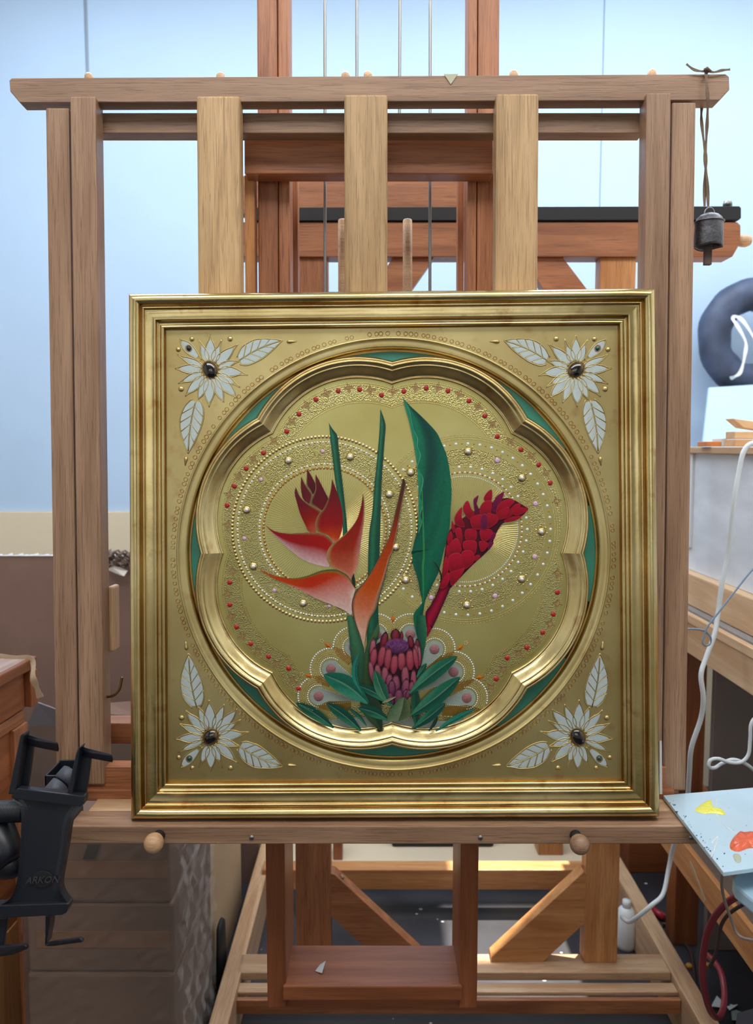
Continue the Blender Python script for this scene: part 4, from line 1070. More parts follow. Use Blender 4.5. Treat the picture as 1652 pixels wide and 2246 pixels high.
# protea
def ov(name, tipx, tipy, bx, by, wd, colf, sharp=1.0):
    a = Vector((*Dz(tipx, tipy), 0)); b = Vector((*Dz(bx, by), 0)); d = (b-a); L_ = d.length; d.normalize(); s = Vector((-d.y, d.x, 0)); hw = wd/3.591/2
    pr = [(0, 0), (.08, .35), (.2, .68), (.4, .95), (.62, 1.0), (.82, .8), (1.0, .35)]
    Lf = [a + d*L_*u - s*hw*v for u, v in pr]; Rt = [a + d*L_*u + s*hw*v for u, v in pr]
    strip(name, [(p.x, p.y) for p in Lf], [(p.x, p.y) for p in Rt], colf, n=14, m=8)
def procol(c1, c2, dark=hx('1e0c18')):
    def f(t, s):
        c = mixc(c1, c2, t); e = abs(s-.5)*2
        if t < .2: return mixc(dark, c, t/.2*.5)
        if e > .6: return mixc(c, dark, (e-.6)/.4*.95)
        return mixc(c, hx('d8949a'), .25*(1-e)*(1-t))
    return f
strip('protea_head', ZD((690, 210), (640, 260), (620, 400), (640, 520), (740, 650), (790, 700)), ZD((960, 210), (1010, 280), (1010, 400), (980, 520), (920, 640), (800, 702)), lambda t, s: hx('2c1420'), n=20, m=8)
bk_ = [(745, 125, 715, 250, 62), (820, 103, 815, 200, 78), (866, 122, 868, 200, 26), (930, 155, 945, 250, 50), (985, 180, 1000, 280, 40)]
for a in bk_: ov('protea_bract', *a, procol(hx('5a2030'), hx('7a2a34')))
# dome
w = nextw(); V = []; cols = []; nr = 10; sg = 28; cxx, cyy = Dz(830, 240)
for i in range(nr+1):
    for k in range(sg):
        a = 2*pi*k/sg; r = i/nr; V.append(pf(cxx+math.cos(a)*r*92/3.591, cyy+math.sin(a)*r*60/3.591, w))
        cols.append(mixc(hx('7a4a78') if R.random() < .5 else hx('5c3460'), hx('3a1c3a'), max(0, math.sin(a))*r*.9))
mk('protea_dome', V, [[i*sg+k, i*sg+(k+1) % sg, (i+1)*sg+(k+1) % sg, (i+1)*sg+k] for i in range(nr) for k in range(sg)], M['paint'], G, False, cols)
s1, s2, s3, s4 = hx('b0606c'), hx('8c3c4c'), hx('84485c'), hx('5c2f48')
for a in ((645, 170, 630, 350, 52), (1000, 225, 1008, 400, 34), (975, 215, 985, 380, 40)): ov('protea_bract', *a, procol(hx('b87888'), hx('7c3444')))
for a in ((655, 245, 635, 400, 60), (725, 225, 695, 400, 66), (768, 240, 750, 430, 64), (865, 280, 865, 430, 76), (928, 255, 935, 430, 74), (962, 235, 990, 420, 44), (815, 298, 800, 460, 66)): ov('protea_bract', *a, procol(s1, s2))
for a in ((615, 345, 640, 520, 44), (672, 372, 685, 520, 56), (735, 392, 735, 540, 62), (893, 385, 895, 560, 66), (960, 420, 960, 570, 50)): ov('protea_bract', *a, procol(hx('a86672'), s3))
for a in ((770, 448, 770, 600, 66), (820, 458, 822, 620, 72), (905, 490, 890, 640, 70), (950, 505, 935, 640, 48)): ov('protea_bract', *a, procol(hx('9a5a70'), s4))
for a in ((790, 500, 785, 640, 66), (735, 520, 760, 660, 44), (905, 575, 885, 680, 56), (845, 570, 840, 720, 84), (770, 600, 790, 710, 56), (930, 580, 900, 660, 40)): ov('protea_bract', *a, procol(hx('7c4664'), hx('4a2640')))
# leaves round the protea
def lf(P0, P1, wd, bend=0, c=(hx('235848'), hx('3f8068'), hx('17403a')), name='painted_leaf', rib=True):
    a = Vector((*Dz(*P0), 0)); b = Vector((*Dz(*P1), 0)); d = b-a; L_ = d.length; d.normalize(); s = Vector((-d.y, d.x, 0)); hw = wd/3.591/2
    pr = [(0, .18), (.12, .45), (.3, .82), (.5, 1.0), (.7, .92), (.88, .55), (.97, .2), (1.0, 0)]
    f = lambda sg: [(p.x, p.y) for p in [a + d*L_*u + s*(hw*v*sg + bend/3.591*math.sin(pi*u)) for u, v in pr]]
    def colf(t, u):
        k = mixc(c[0], c[1], max(0, math.sin(t*4+u*3))*.8) if u < .48 else mixc(c[2], c[0], (u-.5)*1.4)
        return mixc(hx('8fb096'), k, .45) if (rib and abs(u-.5) < .03) else k
    strip(name, f(-1), f(1), colf, n=24, m=16)
lf((700, 900), (560, 560), 150, 0, (hx('2c4230'), hx('3a5036'), hx('24382a')), rib=False, name='painted_stem')
lf((980, 880), (975, 560), 70, 0, (hx('24503f'), hx('34604a'), hx('1c3c32')), rib=False, name='painted_stem')
lf((330, 885), (32, 688), 78, 10); lf((545, 905), (272, 690), 86, 10); lf((590, 870), (442, 725), 30, 10)
lf((765, 825), (522, 728), 80, 14); lf((600, 690), (250, 465), 150, 26, (hx('2f7260'), hx('4c937c'), hx('22584a')))
lf((800, 712), (500, 545), 70, 20); lf((560, 620), (535, 288), 44, -55, (hx('2f7a6c'), hx('3c8a78'), hx('1f5a50')))
lf((770, 705), (655, 430), 92, -12, (hx('356e56'), hx('5a8a66'), hx('224e40')))
lf((930, 615), (1305, 322), 110, -12, (hx('2d6a54'), hx('4c8a70'), hx('1c4a3e'))); lf((985, 490), (1062, 376), 44, 0)
lf((935, 790), (1328, 482), 120, 10, (hx('2d6a54'), hx('478068'), hx('15423a'))); lf((950, 892), (1212, 690), 78, 6)
lf((1135, 912), (1448, 735), 44, -10, (hx('2f7a6c'), hx('3f8a78'), hx('206054'))); lf((1080, 910), (1150, 795), 26, 6, (hx('1a2c26'), hx('24403a'), hx('14221e')))
lf((820, 640), (710, 690), 20, 0, (hx('a09c80'), hx('b0ac90'), hx('807c64')), rib=False)
strip('painted_leaf', ZD((750, 825), (765, 760), (810, 700), (850, 655), (885, 643)), ZD((752, 828), (800, 832), (840, 825), (870, 740), (888, 644)), lambda t, s: mixc(hx('4c6a4a'), hx('74846a'), s), n=18, m=8)
strip('painted_leaf', ZD((840, 828), (868, 745), (886, 643)), ZD((845, 832), (930, 790), (925, 690), (888, 643)), lambda t, s: mixc(hx('3c4a34'), hx('5c6a4c'), s), n=16, m=8)
# illegible little signature strokes on the lower left leaf
A = Acc()
for j in range(12):
    x0, y0 = 657+j*2.6, 1547+j*1.15
    k = [((0, 0), (1.2, -2.6)), ((0, -2.6), (1.5, 0)), ((0, 0), (0, -2.6), (1.4, -2.4))][j % 3]
    A.add(*tubev([pf(x0+a, y0+b, layer[0]+.3) for a, b in k], .25*K, 4))
A.build('signature_strokes', plain('pale_green_ink', hx('9ab89a'), .6), G, False)

#==SURROUNDINGS
# ---------------------------------------------------------------- bell on its cord
bw = 0.0
def pb(x, y, w=0.02): return plp(x, y, w)
BL = empty('bell', pb(1554, 547, -.01), 'small weathered iron bell with wooden clapper hanging from the right end of the top rail', 'bell')
up = Vector((0, 0, 1)); bc = pb(1554, 540, -.02); kz = 1.19/F
zt = pb(1554, 464, -.02)
Rb = 31*kz
hB = (540-466)*kz*1.0
prf = [(Rb*.98, 0), (Rb*1.0, .004), (Rb*.985, hB*.35), (Rb*.96, hB*.72), (Rb*.97, hB*.745), (Rb*.93, hB*.77), (Rb*.86, hB*.86), (Rb*.62, hB*.95), (Rb*.3, hB*1.0), (.001, hB*1.01), (.001, hB*.98), (Rb*.5, hB*.93), (Rb*.88, hB*.7), (Rb*.93, .004)]
V = []; Fc = []; sg = 36
bc0 = Vector((bc.x, bc.y, bc.z - .002))
for r, h in prf:
    for k in range(sg):
        a = 2*pi*k/sg; V.append(bc0 + Vector((math.cos(a)*r, math.sin(a)*r, h + .0012*math.sin(3*a)*(h < .02))))
for i in range(len(prf)):
    j = (i+1) % len(prf)
    for k in range(sg): Fc.append([i*sg+k, i*sg+(k+1) % sg, j*sg+(k+1) % sg, j*sg+k])
fix(mk('bell_body', V, Fc, M['iron'], BL, True))
tube('rim', [bc0 + Vector((math.cos(2*pi*k/30)*Rb*1.0, math.sin(2*pi*k/30)*Rb*1.0, hB*.745)) for k in range(30)], .0012, M['iron'], BL, 6, True)
top = bc0 + up*hB
tube('loop', [top + Vector((math.cos(a)*.008, 0, math.sin(a)*.010 - .001)) for a in [pi*j/12 for j in range(-1, 14)]], .0009, M['steel'], BL, 8)
wbox('clapper', bc0.x-.0062+.002*0, bc0.x+.0050, bc0.y-.004, bc0.y+.004, bc0.z-.027, bc0.z+.022, M['ply_dark'], BL, .001)
def ribbon(name, pts, wd, mat, parent, nrm=Vector((0, -1, 0))):
    P = cr(pts, 6); V = []; n = len(P)
    for i, p in enumerate(P):
        t = (P[min(n-1, i+1)] - P[max(0, i-1)]).normalized(); s = t.cross(nrm).normalized(); tw = wd*(1 + .25*math.sin(i*.7))
        for a, b in ((-1, 0), (1, 0), (1, 1), (-1, 1)): V.append(p + s*(tw/2*a) - nrm*(.0009*b))
    Fc = [[i*4+k, i*4+(k+1) % 4, i*4+4+(k+1) % 4, i*4+4+k] for i in range(n-1) for k in range(4)] + [[0, 1, 2, 3], [n*4-1, n*4-2, n*4-3, n*4-4]]
    return fix(mk(name, V, Fc, mat, parent))
ribbon('cord', [pb(1549, 157, -.004), pb(1550, 175, .004), pb(1553, 215, .004), pb(1552, 260, -.006), pb(1550, 300, -.012), pb(1547, 350, -.016), pb(1552, 400, -.018), pb(1554, 452, -.02)], .0042, M['leather'], BL)
ribbon('cord', [pb(1550, 160, -.02), pb(1545, 200, -.036), pb(1540, 235, -.034), pb(1539, 260, -.030), pb(1543, 300, -.026), pb(1549, 350, -.020), pb(1546, 400, -.022), pb(1546, 452, -.02)], .0040, M['leather'], BL)
ribbon('cord_tail', [pb(1552, 154, .0), pb(1540, 156, .0), pb(1522, 152, .0), pb(1506, 140, .0)], .0032, M['leather'], BL)
ribbon('cord_tail', [pb(1552, 154, .0), pb(1566, 158, .0), pb(1584, 154, .0), pb(1602, 152, .0)], .0032, M['leather'], BL)
tube('knot', [pb(1546, 154, .0), pb(1551, 150, .003), pb(1557, 155, .0), pb(1550, 158, -.001)], .0028, M['leather'], BL, 8)
# translucent triangle chip hanging over the top rail
tri = prism('glass_chip', [pb(974, 162.5, -.0045), pb(1005, 162, -.0045), pb(989, 185, -.0045)], .0012, PL.n, plain('frosted_chip', hx('b9b7a0'), .2, spec=.8))
tag(tri, 'small frosted triangle chip stuck to the front of the top rail', 'chip')
# label sticker beside the painting
st = prism('paper_label', [plp(1447, 1625, .0065), plp(1452, 1625, .0065), plp(1453, 1742, .0065), plp(1447, 1742, .0065)], .0008, PL.n, M['paper'])
tag(st, 'narrow grey paper label stuck on the right stile beside the frame', 'label')

# ---------------------------------------------------------------- black clamp holder, front left
H = lambda x, y: (x/4.403, 1590 + y/4.403)
ZH = 1.02
def hp_(x, y, d=0.0): a, b = H(x, y); return atd(a, b, ZH + d)
HN = -FW
HO = empty('tablet_holder', hp_(400, 1500), 'black plastic clamp holder on a ribbed arm in front of the left tray end', 'holder')
# waisted back plate as a grid with a dished front
lft = [(165, 622), (112, 690), (150, 740), (190, 790), (206, 880), (204, 1000), (198, 1150), (180, 1400), (150, 1560), (95, 1680), (0, 1742), (-60, 1750)]
rgt = [(812, 690), (812, 745), (790, 785), (730, 850), (690, 910), (668, 985), (645, 1150), (612, 1340), (580, 1530), (590, 1620), (640, 1700), (672, 1728)]
n = 44
Lr = resample([(x, y) for x, y in lft], n); Rr = resample([(x, y) for x, y in rgt], n); V = []; m = 14
for i in range(n+1):
    for j in range(m+1):
        p = Lr[i].lerp(Rr[i], j/m); e = min(j, m-j)/m; d = -.004*math.exp(-(e/.07)**2) + .002*math.sin(pi*j/m)
        V.append(hp_(p.x, p.y, d))
nf = len(V)
V += [v + FW*.014 for v in V[:nf]]
Fc = [[i*(m+1)+j, i*(m+1)+j+1, (i+1)*(m+1)+j+1, (i+1)*(m+1)+j] for i in range(n) for j in range(m)]
Fc += [[f[3]+nf, f[2]+nf, f[1]+nf, f[0]+nf] for f in Fc[:n*m]]
bd = [j for j in range(m+1)] + [i*(m+1)+m for i in range(1, n+1)] + [n*(m+1)+j for j in range(m-1, -1, -1)] + [i*(m+1) for i in range(n-1, 0, -1)]
for a, b in zip(bd, bd[1:]+bd[:1]): Fc.append([a, b, b+nf, a+nf])
o = mk('back_plate', V, Fc, M['black'], HO); fix(o)
def hprism(name, P, th, d, bev=.0012): return prism(name, [hp_(x, y, d) for x, y in P], th, HN, M['black'], HO, bev)
hprism('top_bar', ((160, 618), (170, 612), (812, 688), (814, 760), (775, 792), (120, 715), (108, 690)), .012, -.004)
hprism('bottom_bar', ((-60, 1745), (640, 1722), (668, 1730), (640, 1815), (600, 1838), (-60, 1872)), .016, -.006)
# upper arms and hooked jaws
hprism('arm', ((80, 660), (190, 110), (225, 82), (330, 160), (262, 655)), .006, .02)
hprism('arm_edge', ((78, 672), (150, 672), (232, 100), (222, 80), (196, 100)), .018, .002)
hprism('arm', ((690, 690), (760, 225), (785, 208), (882, 290), (830, 660)), .006, .014)
hprism('arm_edge', ((640, 680), (695, 690), (772, 232), (790, 208), (758, 216), (735, 270)), .016, .0)
def jaw(P0, P1, th):
    a = hp_(*P0, .02); b = hp_(*P1, -.035)
    return a, b
def hbar(name, P, r, flat=.45):
    pts = cr([hp_(x, y, d) for x, y, d in P], 5); V_, F_ = tubev(pts, r, 10, False, flat); return fix(mk(name, V_, F_, M['black'], HO, True))
prism('jaw', [hp_(205, 88, .02), hp_(232, 80, .02), hp_(560, 165, -.02), hp_(555, 185, -.02), hp_(350, 150, -.0), hp_(215, 118, .02)], .012, Vector((0, -.3, 1)), M['black'], HO, .001)
prism('jaw', [hp_(755, 222, .014), hp_(785, 206, .014), hp_(1085, 282, -.02), hp_(1080, 305, -.02), hp_(880, 270, -.0), hp_(765, 245, .014)], .010, Vector((0, -.3, 1)), M['black'], HO, .001)
# lower arms
hprism('arm', ((-60, 1872), (72, 1862), (30, 2160), (-60, 2150)), .006, .004)
hprism('arm', ((436, 1845), (482, 1842), (470, 1980), (440, 2130), (432, 2130)), .02, .002)
prism('jaw', [hp_(-60, 2150, -.01), hp_(230, 2126, -.03), hp_(258, 2138, -.03), (hp_(262, 2168, -.03)), hp_(120, 2225, -.02), hp_(-60, 2250, -.01)], .006, HN, M['black'], HO, .0012)
prism('jaw', [hp_(434, 2122, .0), hp_(500, 2106, .0), hp_(770, 2062, -.02), hp_(800, 2082, -.02), hp_(795, 2102, -.02), hp_(500, 2140, -.0), hp_(436, 2138, 0)], .006, HN, M['black'], HO, .0012)
# badge with raised letters
V = []; 
for k in range(40):
    a = 2*pi*k/40; V.append(hp_(408+math.cos(a)*108, 1490+math.sin(a)*78, -.0008))
prism('badge', V, .002, HN, M['black2'], HO, .0004)
cu = bpy.data.curves.new('letters', 'FONT'); cu.body = 'ARKON'; cu.size = .0125; cu.extrude = .0006; cu.shear = .35; cu.align_x = 'CENTER'; cu.align_y = 'CENTER'; cu.resolution_u = 2
to = bpy.data.objects.new('tmp', cu); COL.objects.link(to)
bpy.context.view_layer.update()
me = bpy.data.meshes.new_from_object(to); bpy.data.objects.remove(to)
me.name = 'lettering'; me.materials.clear(); me.materials.append(plain('letter_grey', hx('4c4a50'), .3, .3))
lo = bpy.data.objects.new('lettering', me); COL.objects.link(lo)
lo.location = hp_(405, 1500, -.0022); lo.rotation_euler = (pi/2-PITCH, 0, 0); lo.rotation_euler.rotate_axis('Z', math.radians(2)); adopt(lo, HO)
# ribbed arm and ball joint going off to the left
A = Acc(); a = hp_(230, 830, .02); b = hp_(-420, 850, .03)
for i in range(44):
    c = a.lerp(b, i/43); ax = (b-a).normalized(); A.add(*tubev([c + (Vector((0, math.cos(t), math.sin(t))))*.0125 for t in [2*pi*k/18 for k in range(18)]], .0024, 6, True))
A.build('ribbed_arm', M['black'], HO)
tube('arm_core', [a, b], .012, M['black2'], HO, 16)
jc = hp_(120, 1330, .03)
lathe('ball_joint', [(.012, -.03), (.019, -.024), (.021, -.01), (.020, .004), (.015, .014), (.008, .018)], jc, Vector((1, -.1, .1)), M['black'], HO, 24)
lathe('joint_collar', [(.017, -.05), (.026, -.045), (.028, -.02), (.026, .012), (.018, .022), (.012, .024)], hp_(10, 1190, .02), Vector((.6, -.5, -.65)), M['black'], HO, 10)
tube('arm_core', [hp_(0, 1200, .03), hp_(-250, 1150, .05)], .014, M['black'], HO, 16)

# black bin with brush behind the holder
pb_ = lambda x, y, Y: aty(x, y, Y)
BX = empty('black_bin', aty(140, 1760, 1.16), 'small black open bin beside the left stile behind the clamp holder', 'bin')
x0 = aty(107, 1700, 1.13).x; x1 = aty(158, 1700, 1.13).x; zt_ = aty(130, 1692, 1.13).z; zb_ = ZTR - .02
Y0, Y1 = 1.115, 1.17
for a in ((x0, x0+.003, Y0, Y1, zb_, zt_), (x1-.003, x1, Y0, Y1, zb_, zt_), (x0, x1, Y0, Y0+.003, zb_, zt_), (x0, x1, Y1-.003, Y1, zb_, zt_+.002)):
    wbox('bin_side', *a, M['black'], BX, .001)
rb = empty('dark_roll', aty(125, 1720, 1.08), 'dark grey ribbed roll lying across the black bin behind the clamp holder', 'roll')
a = aty(158, 1690, 1.10); b = aty(108, 1748, 1.07)
dk_ = plain('dark_grey_rubber', hx('3c414c'), .5, 0, .3, 200)
for k, (s0, s1) in enumerate(((0, .45), (.47, 1.0))):
    tube('roll_section', [a.lerp(b, s0), a.lerp(b, s0+.03), a.lerp(b, s1-.03), a.lerp(b, s1)], [.010, .0135, .014, .011], dk_, rb, 8)

# ---------------------------------------------------------------- left cabinet
YAW = math.radians(3.8); cy_, sy_ = math.cos(YAW), math.sin(YAW)
CE = Vector((sy_, cy_, 0)); CXv = Vector((cy_, -sy_, 0)); CZ = Vector((0, 0, 1))
c0 = aty(81, 1438, 1.65); zc_ = c0.z
CB = empty('taboret_cabinet', Vector((c0.x-.3, 1.4, 0)), 'reddish wood studio cabinet at the left edge with a drawer and worn paint-dusted top', 'cabinet')
def cbox(name, x0, x1, y0, y1, z0, z1, mat, parent=CB, bev=.002, g=1):
    c = c0 + CXv*((x0+x1)/2) + CE*((y0+y1)/2); c.z = (z0+z1)/2
    ax = [CXv, CE, CZ]; d = [x1-x0, y1-y0, z1-z0]
    return board(name, c, ax[g], ax[(g+1) % 3], ax[(g+2) % 3], d[g], d[(g+1) % 3], d[(g+2) % 3], mat, parent, bev)
TOPM = wood('worn_top', hx('8a6a5c'), hx('b09a8e'), hx('6c4c40'), .6, .4)
cbox('top', -.55, 0, -.85, 0, zc_-.025, zc_, M['cherry_and_shaded_oak'], bev=.003)
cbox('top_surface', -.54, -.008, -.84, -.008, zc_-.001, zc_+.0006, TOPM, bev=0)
cbox('drawer', -.53, -.012, -.82, -.035, zc_-.105, zc_-.029, M['cherry_and_shaded_oak'])
cbox('rear_moulding', -.53, -.0, -.03, -.0, zc_-.105, zc_-.028, M['cherry_and_shaded_oak'], g=2)
cbox('side_panel', -.53, -.020, -.80, -.04, .35, zc_-.108, M['cherry_and_shaded_oak'])
cbox('side_rail', -.53, -.014, -.82, -.035, zc_-.135, zc_-.108, M['oak_red'])
cbox('corner_post', -.06, -.010, -.085, -.03, .0, zc_-.136, M['oak_red'], g=2)
cbox('base_panel', -.53, -.018, -.82, -.085, .0, .35, M['oak_orange'], g=2)
# strip of masking tape hanging off the cabinet corner
mt = [atd(40, 1452, 1.62), atd(58, 1449, 1.62), atd(66, 1462, 1.615), atd(74, 1490, 1.60), atd(80, 1508, 1.60), atd(87, 1528, 1.60)]
o = ribbon('masking_tape_strip', [c0 + CXv*.006*0 + CXv*-.10 + CE*-.02 + CZ*.002, c0 + CXv*-.04 + CE*-.03 + CZ*.003, c0 + CXv*.004 + CE*-.03 + CZ*-.002, aty(72, 1486, 1.60), aty(80, 1508, 1.60), aty(88, 1530, 1.60)], .012, M['masking'], None)
tag(o, 'curling strip of masking tape hanging over the corner of the reddish cabinet', 'tape')

# ---------------------------------------------------------------- cardboard at the left
def cb_box(name, px0, px1, pyt, Y, depth, zbot, mat, label, cat='box', topcol=None):
    zt = aty((px0+px1)/2, pyt, Y).z; x0 = aty(px0, pyt, Y).x; x1 = aty(px1, pyt, Y).x
    e = empty(name, ((x0+x1)/2, Y+depth/2, zbot), label, cat)
    th = .006
    zl = zt - .30*depth - .01
    for nm, a in (('front_panel', (x0, x1, Y, Y+th, zbot, zt)), ('rear_panel', (x0, x1, Y+depth-th, Y+depth, zbot, zl)), ('side_panel', (x0, x0+th, Y+th, Y+depth-th, zbot, zl)), ('side_panel', (x1-th, x1, Y+th, Y+depth-th, zbot, zl)), ('bottom_panel', (x0+th, x1-th, Y+th, Y+depth-th, zbot, zbot+th))):
        wbox(nm, *a, mat, e, .001)
    return e, x0, x1, zt
e, bx0, bx1, bzt = cb_box('cardboard_box', -120, 560, 1219, 2.30, .35, 0, M['card'], 'large plain brown cardboard box behind the left stiles, torn along its top edge')
# torn corrugated edge
A = Acc(); 
for j in range(60):
    x = bx0 + (bx1-bx0)*j/60; h = R.uniform(.002, .010)
    A.add([Vector((x, 2.297, bzt)), Vector((x+.02, 2.297, bzt)), Vector((x+.015, 2.303, bzt+h)), Vector((x+.004, 2.303, bzt+h*.6))], [[0, 1, 2, 3]])
A.build('torn_edge', M['paper'], e, False)
A = Acc()
for k in range(9):
    z = aty(260, 1212+k*3.6, 2.26).z
    pts = [Vector((aty(232+j*6, 1230, 2.26).x, 2.27+.012*math.sin(j*1.7+k), z + .007*math.sin(j*2.1+k*1.3) + R.uniform(-.003, .003))) for j in range(12)]
    A.add(*tubev(pts, .0035, 5))
A.build('crushed_corrugation', M['card3'], e, True)
o = prism('clear_tape_flap', [aty(234, 1238, 2.27), aty(268, 1246, 2.26), aty(280, 1252, 2.26), aty(272, 1264, 2.25), aty(236, 1250, 2.27)], .001, (0, -1, 0), plain('clear_tape', hx('c6bfb6'), .2), e)
e2, ax0, ax1, azt = cb_box('cardboard_box', -60, 420, 1592, 2.02, .25, .0, M['card3'], 'grey-brown open cardboard box low behind the black bin, light flaps showing')
prism('flap', [aty(80, 1540, 2.0), aty(124, 1556, 2.0), aty(124, 1592, 2.02), aty(60, 1590, 2.02)], .004, (0, -1, 0), plain('flap_light', hx('8d8a92'), .8), e2)
prism('flap', [aty(238, 1543, 2.05), aty(300, 1538, 2.05), aty(300, 1568, 2.03), aty(236, 1566, 2.03)], .004, (0, -1, 0), M['card'], e2)
prism('flap', [aty(236, 1566, 2.02), aty(320, 1572, 2.02), aty(320, 1592, 2.02), aty(236, 1592, 2.02)], .004, (0, -1, 0), M['card3'], e2)

# wrapped cartons, low left: three cartons stacked, one stretch film over them
YW = 1.42
xw0 = aty(52, 2000, YW).x; xw1 = aty(381, 2000, YW).x
lev = [0.0, aty(250, 2138, YW).z, aty(250, 1985, YW).z, aty(250, 1850, YW).z+.02]
names = ['lowest carton of the film-wrapped stack under the left tray end', 'middle carton of the film-wrapped stack under the left tray end', 'top carton of the film-wrapped stack under the left tray end, black tape on it']
for k in range(3):
    z0, z1 = lev[k], lev[k+1]
    c = empty('carton', ((xw0+xw1)/2, YW+.2, z0), names[k], 'carton', 'cartons wrapped in film')
    j = [(.0, .0), (.002, .004), (-.003, .002)][k]
    wbox('carton_body', xw0+j[0], xw1-.004+j[0], YW+.003+j[1], YW+.34, z0+.0005, z1-.0005, M['card2'], c, .006)
    wbox('packing_tape', xw0+.02, xw1-.01, YW+.0015+j[1], YW+.0035+j[1], (z0+z1)/2-.02, (z0+z1)/2+.014, M['tape'], c, .0004)
o = prism('black_tape', [aty(193, 1852, YW-.0), aty(220, 1852, YW-.0), aty(208, 1885, YW-.0), aty(181, 1885, YW-.0)], .001, (0, -1, 0), M['black2'])
tag(o, 'short slanted piece of black tape on the top wrapped carton', 'tape')
# crumpled clear film
V = []; nx, nz = 34, 40
def filmpt(u, v):
    # wraps front then right side
    L1 = xw1-xw0; L2 = .30; s = u*(L1+L2); zz = v*lev[3]
    nz_ = .0035*math.sin(v*37+u*19)*math.sin(u*51+v*11) + R.uniform(-.003, .003)
    if s < L1: return Vector((xw0+s, YW-.006-abs(nz_), zz))
    return Vector((xw1+.012+nz_*2.2, YW-.006+(s-L1), zz))
V = [filmpt(i/nx, j/nz) for i in range(nx+1) for j in range(nz+1)]
Fc = [[i*(nz+1)+j, (i+1)*(nz+1)+j, (i+1)*(nz+1)+j+1, i*(nz+1)+j+1] for i in range(nx) for j in range(nz)]
o = mk('stretch_film', V, Fc, M['film'], None, False); tag(o, 'crumpled clear stretch film wrapped round the stack of brown cartons', 'plastic film')
# beige board standing to the right of the cartons
B0 = -.405
o = wbox('beige_board', B0-.012, B0+.004, 1.745, 2.20, .0, .60, M['beige'], None, .002, 1); tag(o, 'beige board standing on edge between the wrapped cartons and the left skid', 'board')
lb = prism('orange_label', [Vector((xw1+.0150+.014, YW+.05, .16)), Vector((xw1+.029, YW+.08, .16)), Vector((xw1+.029, YW+.08, .11)), Vector((xw1+.029, YW+.05, .11))], .001, (1, 0, 0), M['label_y']); tag(lb, 'small orange label on the film beside the beige board', 'label')
# black soft bag
A = Acc(); base = Vector((-.380, 1.80, .0))
V = []; sg = 16
for i, (z, r) in enumerate(((0, .018), (.02, .026), (.08, .024), (.14, .022), (.185, .020), (.2, .008))):
    for k in range(sg):
        a = 2*pi*k/sg; V.append(base + Vector((math.cos(a)*r*.45, math.sin(a)*r*1.6, z)))
Fc = [[i*sg+k, i*sg+(k+1) % sg, (i+1)*sg+(k+1) % sg, (i+1)*sg+k] for i in range(5) for k in range(sg)] + [list(range(sg))[::-1], list(range(5*sg, 6*sg))]
o = fix(mk('black_pouch', V, Fc, M['black2'], None, True)); tag(o, 'slim black pouch standing on the floor against the beige board', 'pouch')

# ---------------------------------------------------------------- right side benches
BN = empty('upper_workbench', (1.0, 1.75, 0), 'pale wooden workbench on the right carrying the painted white chest', 'workbench')
X1 = .705
wbox('bench_top', X1+.01, 1.7, .95, 2.62, .955, .980, plain('grey_top', hx('8a8784'), .7, var=.2, vscale=6), BN, .002)
wbox('apron', X1, X1+.03, .95, 2.62, .885, .955, M['pine'], BN, .002)
wbox('apron_strip', X1-.003, X1+.02, .95, 2.62, .955, .9745, M['pine'], BN, .002)
wbox('leg', .807, .872, 2.0, 2.06, 0, .955, M['cherry_and_shaded_oak'], BN, .002)
wbox('leg', X1+.02, X1+.085, 2.5, 2.57, 0, .885, M['cherry_and_shaded_oak'], BN, .002)
wbox('leg', 1.6, 1.66, 1.0, 1.06, 0, .955, M['cherry_and_shaded_oak'], BN, .002)
gp = wbox('card_sheet', .885, 1.55, 1.98, 2.0, .0, .88, plain('grey_card', hx('857b77'), .85, 0, .1, 50, var=.06), None, .002); tag(gp, 'plain grey-brown panel standing beneath the pale workbench', 'panel')
# painted white chest
CH = empty('white_chest', (1.1, 1.9, .98), 'pale blue-white painted chest with streaky side standing on the pale workbench', 'chest')
X2 = .755
wbox('plinth', X2-.022, 1.6, 1.0, 2.42, .9805, 1.055, M['pine'], CH, .003)
wbox('side_panel', X2, 1.55, 1.02, 2.40, 1.055, 1.335, M['bluewhite'], CH, .002)
wbox('lid', X2-.015, 1.6, 1.0, 2.42, 1.335, 1.350, M['pine'], CH, .002)
wbox('corner_strip', X2-.006, X2+.02, 1.84, 1.875, 1.11, 1.334, M['whitep'], CH, .001)
# odds and ends on the chest (scraps of wood, a small orange box)
def odd(name, x0, x1, y0, y1, z0, z1, mat, label, cat, rz=0):
    o = wbox(name, x0, x1, y0, y1, z0, z1, mat, None, .0015); o.rotation_euler.rotate_axis('Z', rz) if rz else None; tag(o, label, cat); return o
tL = 1.351
def onlid(px0, px1, pyt, pyb, Y, mat, name, label, cat, dz=0, depth=.05):
    a = aty(px0, pyb, Y); b = aty(px1, pyt, Y); h = max(.004, b.z-a.z)
    return odd(name, a.x, b.x, Y, Y+depth, tL+dz, tL+dz+h, mat, label, cat)
onlid(1550, 1583, 967, 978, 1.72, plain('orange_card', hx('d98b4f'), .6), 'orange_box', 'small orange box on the white chest lid', 'box')
onlid(1583, 1598, 960, 978, 1.72, M['whitep'], 'white_block', 'small cream block beside the orange box on the chest lid', 'block')
onlid(1600, 1612, 955, 970, 1.70, M['whitep'], 'white_jar', 'small white jar between the cream block and the wood scraps', 'jar')
a_ = onlid(1612, 1700, 964, 980, 1.66, M['pine'], 'wood_offcut', 'lower pale wood offcut stacked on the chest lid', 'offcut')
onlid(1612, 1700, 946, 962, 1.665, M['pine'], 'wood_offcut', 'upper pale wood offcut stacked on the chest lid', 'offcut', dz=.0165, depth=.045)
